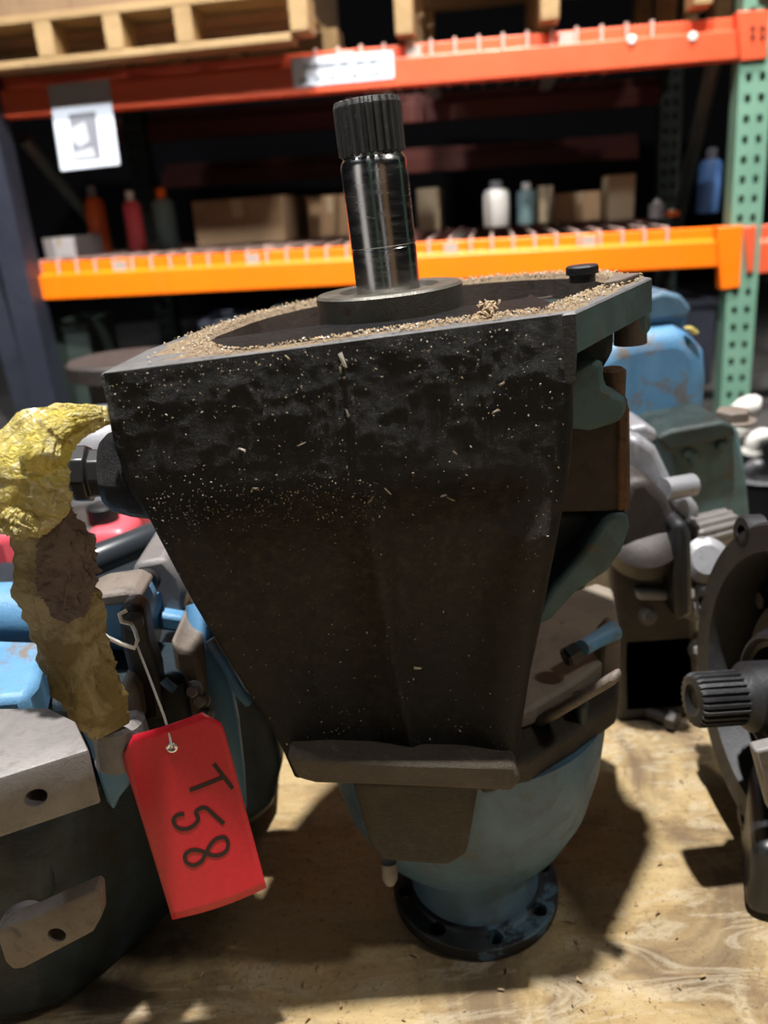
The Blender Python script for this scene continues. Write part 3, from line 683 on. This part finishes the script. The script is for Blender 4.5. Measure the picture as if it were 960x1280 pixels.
for a in (110, 200, 290):
    aa = math.radians(a); q = hc+he*math.cos(aa)*.066+hg*math.sin(aa)*.066-ha*.022
    lathe('cast_web', q, ha, [(0, .016), (.008, .013), (.011, .008)], 'cast_grey', hb, n=20)
ft = [(hc.x-.035, hc.y-.05), (hc.x+.12, hc.y-.12), (hc.x+.17, hc.y+.02), (hc.x+.02, hc.y+.09)]
foot('base_block', ft, 0, hc.z-.095, 'black_plastic', hb, bevel=.01, seg=3)
slab('bright_plate', [(944, 940), (985, 930), (985, 1040), (964, 1016)], .455, .012, 'cast_grey', hb, bevel=.002)

# ================================================================== grey gearbox behind, blue tank, teal box
gg = thing('grey_gearbox', 'bare grey alloy gearbox behind the brown mounting pad', 'gearbox', (P(820, 800, .72).x, .75, 0))
slab('case_lower', [(765, 690), (800, 655), (850, 640), (872, 680), (880, 860), (860, 900), (770, 900)], .70, .14, 'brown_cast', gg, bevel=.012, seg=4)
slab('case_upper', [(770, 640), (785, 600), (812, 596), (836, 622), (852, 660), (856, 700), (770, 700)], .685, .12, 'brown_cast', gg, bevel=.014, seg=4)
slab('end_wall', [(842, 655), (858, 650), (866, 670), (868, 770), (846, 780)], .665, .10, 'dark_cast', gg, bevel=.006)
lathe('bearing_dome', P(806, 672, .695), (-.2, -.6, .8), [(-.02, .036), (.002, .034), (.008, .026), (.010, .012)], 'brown_cast', gg, n=40)
slab('silver_arm', [(786, 545), (805, 548), (822, 560), (850, 618), (868, 625), (880, 640), (862, 660), (850, 655), (826, 628), (790, 612)], .72, .06, 'silver_cast', gg, bevel=.008, seg=4)
slab('silver_bar', [(786, 535), (808, 530), (824, 540), (822, 552), (790, 556)], .74, .06, 'silver_cast', gg, bevel=.006, seg=3)
tube('cross_bar', [P(830, 612, .70), P(866, 606, .71)], .011, 'silver_cast', gg, n=20)
lathe('splined_stub', P(884, 664, .73), V((-.8, -.5, .1)), [(-.03, .019), (.03, .019), (.033, .016)], 'cast_grey', gg, n=60, rfun=lambda h, rr, i: rr*(1 if i % 4 < 2 else .92), smooth=False)
lathe('cap_upper', P(880, 700, .70), V((-.2, -1, .5)), [(-.02, .024), (.01, .022), (.016, .014)], 'silver_cast', gg, n=28)
lathe('cap_lower', P(876, 748, .70), V((-.1, -1, .6)), [(-.02, .024), (.008, .022), (.014, .014)], 'cast_grey', gg, n=28)
slab('lower_rib', [(796, 738), (838, 738), (838, 752), (798, 752)], .69, .02, 'silver_cast', gg, bevel=.004)
for x, y in ((810, 770), (872, 812), (858, 742)): hexbolt('case_bolt', P(x, y, .69), (0, -1, .4), .007, .007, 'cast_grey', gg)
foot('base', [(P(775, 880, .70).x, .70), (P(870, 880, .70).x, .70), (P(870, 880, .70).x, .84), (P(775, 880, .70).x, .84)], 0, .10, 'dark_cast', gg)

bt = thing('blue_tank', 'blue painted transmission case with filler neck beside the green rack post', 'tank', (P(820, 520, .98).x, 1.0, 0))
ct = P(815, 540, .95)
slab('tank_body', [(700, 462), (740, 442), (770, 424), (800, 416), (850, 410), (872, 418), (886, 440), (889, 480), (880, 560), (870, 860), (700, 860)], .95, .14, 'blue', bt, bevel=.025, seg=5)
slab('tank_neck', [(808, 385), (858, 380), (862, 420), (806, 424)], .985, .07, 'blue', bt, bevel=.008, seg=3)
slab('neck_cap', [(806, 372), (830, 364), (852, 368), (866, 386), (862, 398), (808, 404)], .975, .09, 'belly_blue', bt, bevel=.006, seg=3)
hexbolt('neck_bolt', P(822, 372, 1.0), (0, 0, 1), .010, .009, 'silver_cast', bt)
slab('yellow_mark', [(856, 410), (866, 408), (876, 416), (868, 420)], .948, .01, 'film', bt, bevel=.002)
tb = thing('teal_case', 'grey-green steel gear case with bolted lid beside the grey gearbox', 'gear case', (P(900, 640, .85).x, .9, 0))
slab('case_side', [(836, 552), (925, 535), (934, 590), (944, 700), (935, 830), (870, 850), (850, 640)], .86, .075, 'teal', tb, bevel=.006)
slab('case_lid', [(820, 548), (838, 538), (905, 526), (918, 532), (922, 545), (836, 566)], .85, .09, 'teal_dark', tb, bevel=.004)
for x, y in ((846, 560), (858, 566), (902, 556), (866, 572)): hexbolt('lid_bolt', P(x, y, .858), (0, -1, .2), .006, .004, 'teal', tb)
hexbolt('breather', P(915, 524, .90), (0, 0, 1), .02, .012, 'cast_dirty', tb)
slab('case_foot', [(868, 790), (938, 780), (938, 900), (868, 910)], .87, .06, 'dark_cast', tb, bevel=.005)

# ---- small bits on the sheet
bb = thing('loose_bolt', 'short brown bolt lying on the sheet between the two gearboxes', 'bolt', tuple(Pz(828, 905, 0)))
q = Pz(828, 905, 0)
lathe('shank', q+V((-.012, .012, .008)), (.7, -.7, 0), [(0, .006), (.022, .006)], 'brown_cast', bb, n=16)
lathe('head', q+V((.004, -.004, .0095)), (.7, -.7, 0), [(0, .0105), (.009, .0105), (.01, .009)], 'brown_cast', bb, n=6)
pl = mesh('wood_plank', *prism([V((q.x, q.y, max(q.z, .004))) for q in (P(915, 672, 1.1), P(985, 700, 1.0), P(985, 722, 1.0), P(915, 706, 1.1))], (.02, .08, 0)), 'pallet_wood', bevel=.003)
tag(pl, 'pale wooden plank end at the right edge behind the black housing', 'plank')

# ================================================================== pallet racking
PL, PR = P(45, 330, 2.65), P(925, 290, 2.33)
al = V((PR.x-PL.x, PR.y-PL.y, 0)).normalized(); rn = V((al.y, -al.x, 0))
if rn.y > 0: rn = -rn
def Pr(x, y, off=0): return Ppl(x, y, PL+rn*off, rn)
rk = thing('pallet_rack', 'orange and green steel pallet racking behind the gearboxes', 'rack', (PL.x, PL.y, FLOOR))
def beam(name, tl, tr, br, bl_, mat, step=True, dp=.06):
    sec = [(0, 0), (0, .66), (.035, .70), (.035, 1), (dp, 1), (dp, 0)] if step else [(0, 0), (0, 1), (dp, 1), (dp, 0)]
    vv = [bl_+(tl-bl_)*t-rn*d for d, t in sec]+[br+(tr-br)*t-rn*d for d, t in sec]; k = len(sec)
    ff = [list(range(k)), list(range(2*k-1, k-1, -1))]+[[i, (i+1) % k, k+(i+1) % k, k+i] for i in range(k)]
    return mesh(name, vv, ff, mat, rk, bevel=.003)
U = [Pr(-60, 100), Pr(930, 17), Pr(930, 73), Pr(-60, 153)]
Lw = [Pr(36, 330), Pr(905, 284), Pr(905, 333), Pr(36, 376)]
ub = beam('front_beam', *U, 'rack_red'); lb = beam('front_beam', *Lw, 'rack_orange')
beam('front_beam', Pr(937, 283), Pr(1300, 262), Pr(1300, 312), Pr(937, 343), 'rack_red')
beam('front_beam', Pr(962, 14), Pr(1300, -12), Pr(1300, 42), Pr(962, 72), 'rack_red')
for q, (xa, xb, ya, yb) in (('o', (897, 929, 284, 362)), ('r', (922, 962, 14, 76)), ('s', (930, 946, 284, 342))):
    mesh('beam_connector', *prism([Pr(xa, ya, .012), Pr(xb, ya-2, .012), Pr(xb-4, yb-3, .012), Pr(xa+4, yb, .012)], -rn*.05), 'rack_orange' if q == 'o' else 'rack_red', rk, bevel=.002)
for dx in (0, 12):
    for dy in (0, 11): lathe('connector_rivet', Pr(941+dx, 35+dy, .0125), rn, [(0, .006), (.003, .005)], 'rack_dark', rk, n=10)
DEP = 1.07
bk = -rn*DEP
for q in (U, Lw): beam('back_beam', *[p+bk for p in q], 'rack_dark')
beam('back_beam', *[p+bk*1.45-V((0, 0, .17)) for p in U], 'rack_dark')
# uprights: front plates with two rows of slots, side plates
def upright(name, pt, pb, w_, dp, mat, slots):
    dz = (pt-pb); L = dz.length; d = dz.normalized(); vv = []; ff = []
    us = [0, .2, .38, .62, .8, 1]; pitch = .05; vs_ = [0]
    if slots:
        k = 0
        while (k+1)*pitch < L: vs_ += [k*pitch+.016, k*pitch+.036]; k += 1
    vs_.append(L)
    for v in vs_:
        for u in us: vv.append(pb+d*v+al*(u-.5)*w_)
    for j in range(len(vs_)-1):
        for i in range(5):
            if slots and j % 2 == 1 and i in (1, 3): continue
            ff.append([j*6+i, j*6+i+1, j*6+7+i, j*6+6+i])
    o = len(vv)
    o_ = mesh(name, vv, ff, mat, rk, smooth=False); md = o_.modifiers.new('s', 'SOLIDIFY'); md.thickness = .003; md.offset = 1 
    for s in (-.5, .5):
        a = [pb+al*s*w_, pt+al*s*w_, pt+al*s*w_-rn*dp, pb+al*s*w_-rn*dp]
        mesh('upright_side', *prism(a, al*(-.003 if s > 0 else .003)), mat, o_, bevel=0, smooth=False)
    mesh('upright_back', *prism([pb-al*.5*w_-rn*dp, pb+al*.5*w_-rn*dp, pt+al*.5*w_-rn*dp, pt-al*.5*w_-rn*dp], rn*.003), mat, o_, smooth=False)
    return o_
def to_floor(pt, pb):
    d = (pb-pt); return pt+d*((FLOOR-pt.z)/d.z)
pt = Pr(953, -40, 0); upright('upright', pt, to_floor(pt, Pr(913, 580)), .082, .075, 'rack_green', True)
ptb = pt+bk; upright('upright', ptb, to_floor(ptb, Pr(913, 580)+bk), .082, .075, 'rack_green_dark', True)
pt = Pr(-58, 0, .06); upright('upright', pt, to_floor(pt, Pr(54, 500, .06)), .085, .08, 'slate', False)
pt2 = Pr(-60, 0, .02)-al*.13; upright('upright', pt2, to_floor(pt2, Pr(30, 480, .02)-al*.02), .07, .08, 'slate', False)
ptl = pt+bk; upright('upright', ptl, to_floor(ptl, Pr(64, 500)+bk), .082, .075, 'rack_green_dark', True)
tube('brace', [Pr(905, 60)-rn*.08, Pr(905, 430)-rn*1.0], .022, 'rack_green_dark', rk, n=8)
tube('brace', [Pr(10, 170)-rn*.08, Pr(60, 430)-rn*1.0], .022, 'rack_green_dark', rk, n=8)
lathe('beam_pin', Pr(790, 50, .001), rn, [(0, .012), (.004, .009)], 'white_plastic', rk, n=14)
lathe('beam_pin', Pr(866, 46, .001), rn, [(0, .012), (.004, .009)], 'white_plastic', rk, n=14)
# wire decks: each wire is hooked over the front beam
def deck(q, label, every, grp, x0=0., x1=1.):
    tl, tr = q[0], q[1]; L = (tr-tl).length; t = thing('wire_deck', label, 'wire deck', tuple(tl.lerp(tr, .5)), grp)
    k = int(L*(x1-x0)/.062)
    for i in range(k+1):
        u = x0+(x1-x0)*i/k; p = tl.lerp(tr, u)-rn*.035+V((0, 0, .005))
        tube('wire', [p+rn*.012-V((0, 0, .045)), p+rn*.008, p, p-rn*.9, p-rn*(DEP-.02)], .0045, 'wire', t, n=6)
    for i, u in enumerate(every):
        p = tl.lerp(tr, u)-rn*.03-V((0, 0, .006)); mesh('support_channel', *prism([p-al*.02+rn*.012, p+al*.02+rn*.012, p+al*.02+rn*.012-V((0, 0, .03)), p-al*.02+rn*.012-V((0, 0, .03))], -rn*(DEP-.1)), 'zinc', t)
deck(Lw, 'wire mesh deck hooked over the bright orange lower beam', (.14, .345, .635, .825), 'wire decks', .01, .93)
deck(U, 'wire mesh deck hooked over the red upper beam', (.53, .615, .80), 'wire decks', .49, .9)
SH1 = Lw[0].lerp(Lw[1], .5).z+.012; SH2 = U[0].lerp(U[1], .5).z+.012

# ---- sign and paper on the upper beam
sg = thing('beam_sign', 'white two-line label stuck on the upper red beam above the shaft', 'sign', tuple(Pr(430, 105, .003)))
mesh('sign_face', *prism([Pr(364, 73, .003), Pr(491, 63, .003), Pr(493, 98, .003), Pr(367, 110, .003)], -rn*.003), 'paper', sg, bevel=.001)
def marks(par, rowsq, off, mat):
    for (xa, ya, xb, yb, h, k, gaps) in rowsq:
        vv = []; ff = []
        for i in range(k):
            if i in gaps: continue
            u = i/(k-1); x = xa+(xb-xa)*u; y = ya+(yb-ya)*u; hh = h*(.75+.25*math.sin(i*5.1)); wq = 2.6+.8*math.sin(i*3.3)
            a = [Pr(x, y-hh/2, off), Pr(x+wq, y-hh/2-.2, off), Pr(x+wq, y+hh/2-.2, off), Pr(x, y+hh/2, off)]
            o = len(vv); vv += a; ff.append([o, o+1, o+2, o+3])
        mesh('text_line', vv, ff, mat, par, smooth=False)['kind'] = 'stuff'
marks(sg, [(380, 84, 478, 76, 7, 30, (17, 18)), (376, 101, 482, 91, 8, 24, (2, 3, 11, 16))], .0036, 'print_text')
pp = thing('paper_sheet', 'white sheet in a plastic sleeve taped to the upper beam at left', 'paper', tuple(Pr(110, 210, .004)))
mesh('sleeve_top_shaded', *prism([Pr(59, 107, .006), Pr(136, 98, .006), Pr(140, 130, .006), Pr(64, 137, .006)], -rn*.002), 'paper_grey', pp)  # grey puts the pallet's shadow into the sleeve colour
mesh('sheet', *prism([Pr(64, 136, .006), Pr(139, 127, .006), Pr(150, 206, .03), Pr(76, 214, .03)], -rn*.002), 'paper', pp, bevel=.002)
mesh('picture', *prism([Pr(86, 143, .009), Pr(119, 139, .009), Pr(126, 197, .027), Pr(93, 200, .027)], rn*.002), 'print_grey', pp)
mesh('picture_patch', *prism([Pr(90, 160, .0155), Pr(106, 152, .0135), Pr(112, 176, .021), Pr(100, 184, .024), Pr(92, 176, .021)], rn*.002), 'print_pale', pp)
mesh('picture_base', *prism([Pr(93, 190, .026), Pr(116, 184, .024), Pr(120, 197, .028), Pr(94, 199, .028)], rn*.002), 'print_pale', pp)

# ---- pallets on the upper beam
def pallet(label, corner, length, depth, posts, h, n_top, grp, load, bottom=True):
    t = thing('loaded_pallet', label, 'pallet', tuple(corner), grp)
    def bxx(nm, a, b_, c0, c1, z0, z1, mat='pallet_wood'):
        p = [corner+al*a-rn*c0, corner+al*b_-rn*c0, corner+al*b_-rn*c1, corner+al*a-rn*c1]
        mesh(nm, *prism([q+V((0, 0, z0)) for q in p], (0, 0, z1-z0)), mat, t, bevel=.003)
    for i in range(3 if bottom else 0): bxx('bottom_board', 0, length, i*(depth-.09)/2, i*(depth-.09)/2+.09, 0, .02)
    for a in posts:
        for i in range(3): bxx('block', a, a+.05, i*(depth-.1)/2, i*(depth-.1)/2+.1, .0201 if bottom else 0, h-.0201)
    for i in range(n_top): bxx('deck_board', -.01, length, i*depth/n_top, i*depth/n_top+depth/n_top*.8, h-.02, h)
    p = [corner+al*a-rn*c+V((0, 0, h+.001)) for a, c in ((.03, .03), (length-.03, .03), (length-.03, depth-.03), (.03, depth-.03))]
    tag(mesh('shading_crate', *prism(p, (0, 0, 1.1)), 'carton', bevel=.004), load, 'crate')  # load above the frame, made tall to shade the rack behind and below
pallet('weathered wooden pallet overhanging the upper beam at top left', Pr(-120, 100, .10), (Pr(364, 52, .10)-Pr(-120, 100, .10)).length, 1.0, [.05, .42, .62, .82, 1.135], .125, 6, 'pallets on the upper beam', 'brown crate loaded on the weathered pallet at top left, made tall to shade the rack')
c2 = Pr(494, 44, .015); c2.z = SH2
pallet('wooden pallet standing on the upper beam at top right', c2, .98, 1.0, [.0, .385, .77, .93], .25, 6, 'pallets on the upper beam', 'brown crate loaded on the top right pallet, made tall to shade the rack', False)

# ---- goods on the lower beam
def carton(label, x0, x1, y0, off, dp, mat='carton', z=None, nm='carton', cat='box'):
    z = SH1+.004 if z is None else z
    a, b_ = Pr(x0, y0, -off), Pr(x1, y0, -off); zz = (a.z+b_.z)/2
    t = thing(nm, label, cat, ((a.x+b_.x)/2, (a.y+b_.y)/2, z))
    a = V((a.x, a.y, z)); b_ = V((b_.x, b_.y, z)); d = (b_-a)
    mesh('body', *prism([a, b_, b_-rn*dp, a-rn*dp], (0, 0, zz-z-.004)), mat, t, bevel=.004)
    for s in (0, .505): mesh('flap', *prism([a+V((0, 0, zz-z-.0035))-rn*dp*s, b_+V((0, 0, zz-z-.0035))-rn*dp*s, b_+V((0, 0, zz-z-.0035))-rn*dp*(s+.49), a+V((0, 0, zz-z-.0035))-rn*dp*(s+.49)], (0, 0, .0035)), mat, t)
    p = a+d*.44+V((0, 0, (zz-z)*.6))+rn*.0006
    mesh('tape', *prism([p, p+d*.12, p+d*.12+V((0, 0, (zz-z)*.38)), p+V((0, 0, (zz-z)*.38))], -rn*.0005), 'cream', t)
    return t
carton('wide brown carton on the orange shelf left of the shaft', 238, 352, 248, .35, .4)
carton('dim brown carton on the orange shelf just behind the shaft', 382, 440, 244, .45, .4)
carton('dark brown carton on the orange shelf right of the shaft', 695, 752, 240, .42, .35)
carton('upright cream carton on the orange shelf beside the dark carton', 762, 795, 218, .3, .2, 'cream')
carton('low grey-white box at the left end of the orange shelf', 52, 92, 297, .15, .2, 'paper_grey')
carton('small cream box on the orange shelf close right of the shaft', 520, 548, 235, .5, .25, 'cream')
carton('narrow tan box on the orange shelf right of the shaft', 674, 692, 232, .5, .2, 'cream')
def can(label, x, y0, wpx, off, mat, capm, nm='canister'):
    p = Pr(x, y0, -off); z = SH1+.004; rr = wpx/2*(p-CAM).length/F; hh = p.z-z
    t = thing(nm, label, 'canister', (p.x, p.y, z))
    lathe('body', (p.x, p.y, z), (0, 0, 1), [(0, rr*.95), (.004, rr), (hh*.72, rr), (hh*.8, rr*.85), (hh*.84, rr*.4)], mat, t, n=24)
    lathe('cap', (p.x, p.y, z+hh*.835), (0, 0, 1), [(0, rr*.45), (hh*.15, rr*.45), (hh*.165, rr*.35)], capm, t, n=18)
can('orange canister on the orange shelf below the paper sheet', 113, 232, 22, .4, 'orange_plastic', 'print_grey')
can('white topped pink canister on the orange shelf', 161, 238, 20, .35, 'red_plastic', 'white_plastic')
can('pale teal canister on the orange shelf beside the pink one', 200, 235, 26, .45, 'teal_plastic', 'rack_orange')
can('white canister on the shelf right of the shaft', 620, 226, 30, .5, 'white_plastic', 'print_grey')
can('grey canister on the shelf between the cartons', 658, 228, 22, .55, 'teal_plastic', 'white_plastic')
can('blue canister on the shelf behind the green post brace', 890, 185, 24, .5, 'blue_plastic', 'print_grey')
can('small silver canister on the shelf near the green post', 822, 250, 18, .3, 'silver_cast', 'white_plastic')
can('small orange canister on the shelf beside the silver one', 840, 262, 18, .35, 'orange_plastic', 'white_plastic')

# ---- machinery on the floor under the lower beam
fc = thing('flanged_casting', 'brown flanged casting on the floor behind the left housing corner', 'casting', (P(160, 440, 1.35).x, 1.4, FLOOR))
q = P(160, 446, 1.40)
lathe('flange', q, (0, 0, 1), [(-.03, .10), (-.028, .105), (-.004, .105), (0, .10), (0, .05)], 'brown_cast', fc, n=48)
lathe('barrel', q, (0, 0, 1), [(FLOOR-q.z, .085), (-.2, .075), (-.03, .075)], 'brown_cast', fc, n=40)
can2 = thing('steel_housing', 'low grey steel housing on the floor by the left upright', 'housing', (P(118, 520, 1.22).x, 1.22, FLOOR))
q = P(120, 512, 1.22)
lathe('shell', (q.x, q.y, FLOOR), (0, 0, 1), [(0, .07), (q.z-FLOOR-.05, .065), (q.z-FLOOR-.015, .05), (q.z-FLOOR, .03)], 'silver_cast', can2, n=36)
lathe('rim', (q.x, q.y, q.z-.07), (0, 0, 1), [(0, .072), (.012, .072)], 'cast_grey', can2, n=36)
def crate(label, x0, x1, y0, Y, dp, mat):
    a, b_ = P(x0, y0, Y), P(x1, y0, Y); t = thing('parts_bin', label, 'bin', ((a.x+b_.x)/2, Y, FLOOR), 'bins on the floor under the rack')
    zt_ = (a.z+b_.z)/2; w_ = b_.x-a.x; cx = (a.x+b_.x)/2; hh = zt_-FLOOR
    box('front_panel', (cx, Y, FLOOR+hh/2), (w_, .015, hh), mat, t); box('back_panel', (cx, Y+dp, FLOOR+hh/2), (w_, .015, hh), mat, t)
    for s in (-1, 1): box('side_panel', (cx+s*(w_/2-.0075), Y+dp/2, FLOOR+hh/2), (.015, dp-.016, hh), mat, t)
    box('rim', (cx, Y-.012, zt_-.012), (w_+.01, .008, .024), mat, t)
crate('pale green bin on the floor behind the left upright', 62, 108, 404, 2.75, .3, 'rack_green_dark')
crate('grey bin on the floor under the orange beam, left', 250, 300, 400, 2.9, .3, 'slate')
crate('dark bin on the floor under the orange beam by the shaft', 340, 420, 385, 2.95, .3, 'teal_plastic')
crate('grey bin on the floor behind the blue tank', 830, 895, 375, 2.8, .3, 'slate')
for i, (x, y, s, mt, lab) in enumerate(((935, 515, 24, 'white_plastic', 'large white plastic pipe elbow right of the green post'), (914, 560, 20, 'cream', 'cream coloured pipe elbow below the white one'), (950, 550, 17, 'white_plastic', 'small white pipe elbow at the right edge'), (944, 586, 14, 'silver_cast', 'grey metal pipe elbow at the right edge'))):
    c = P(x, y, 1.55+.04*i); rr = s*(c-CAM).length/F*.8
    t = thing('pipe_elbow', lab, 'pipe fitting', tuple(c), 'fittings heaped right of the post')
    tube('bend', [c+V((-rr*.7, 0, -rr)), c+V((-rr*.5, 0, rr*.1)), c+V((0, -rr*.2, rr*.5)), c+V((rr*.6, -rr*.5, rr*.4))], [rr*.72, rr*.75, rr*.72, rr*.6], mt, t, n=24, sub=1)
    lathe('collar', c+V((-rr*.7, 0, -rr*1.15)), (.2, 0, 1), [(0, rr*.85), (rr*.3, rr*.85), (rr*.32, rr*.7)], mt, t, n=24)
hp = thing('steel_drum', 'dark steel drum carrying the pipe fittings right of the green post', 'drum', (P(945, 620, 1.62).x, 1.62, FLOOR))
q = P(945, 622, 1.62)
lathe('drum_body', (q.x, q.y, FLOOR), (0, 0, 1), [(0, .15), (.01, .155), (.1, .155), (.105, .16), (.11, .155), (q.z-FLOOR-.01, .155), (q.z-FLOOR, .16)], 'dark_cast', hp, n=40)

# ---- unseen posts and crates added only to be mirrored in the polished shaft
def post(label, x, y, h):
    t = thing('unseen_upright', label, 'rack upright', (x, y, FLOOR), 'unseen uprights added for the shaft reflection')
    box('column', (x, y, FLOOR+h/2), (.085, .075, h), 'rack_green', t); box('foot_plate', (x, y, FLOOR+.004), (.16, .14, .008), 'rack_green', t)
post('unseen green upright right of the picture, added for its streak in the shaft', 1.55, .75, 3.0)
post('unseen green upright behind the photographer, added for the shaft reflection', -.5, -1.3, 3.0)
def reflect_box(label, x, y, w_, d_, h, mat):
    t = thing('reflection_crate', label, 'crate', (x, y, FLOOR))
    box('body', (x, y, FLOOR+h/2), (w_, d_, h), mat, t); box('lid', (x, y, FLOOR+h+.0101), (w_+.02, d_+.02, .02), mat, t)
reflect_box('unseen pale crate left of the photographer, added to brighten the shaft reflection', -1.5, -.3, .5, .5, 1.28, 'reflector_white')
reflect_box('unseen brown crate behind the photographer, added for the shaft reflection', .9, -1.5, .6, .5, 1.28, 'carton')
reflect_box('unseen narrow white crate behind the photographer, added to brighten the shaft reflection', .25, -1.7, .12, .4, 1.28, 'reflector_white')
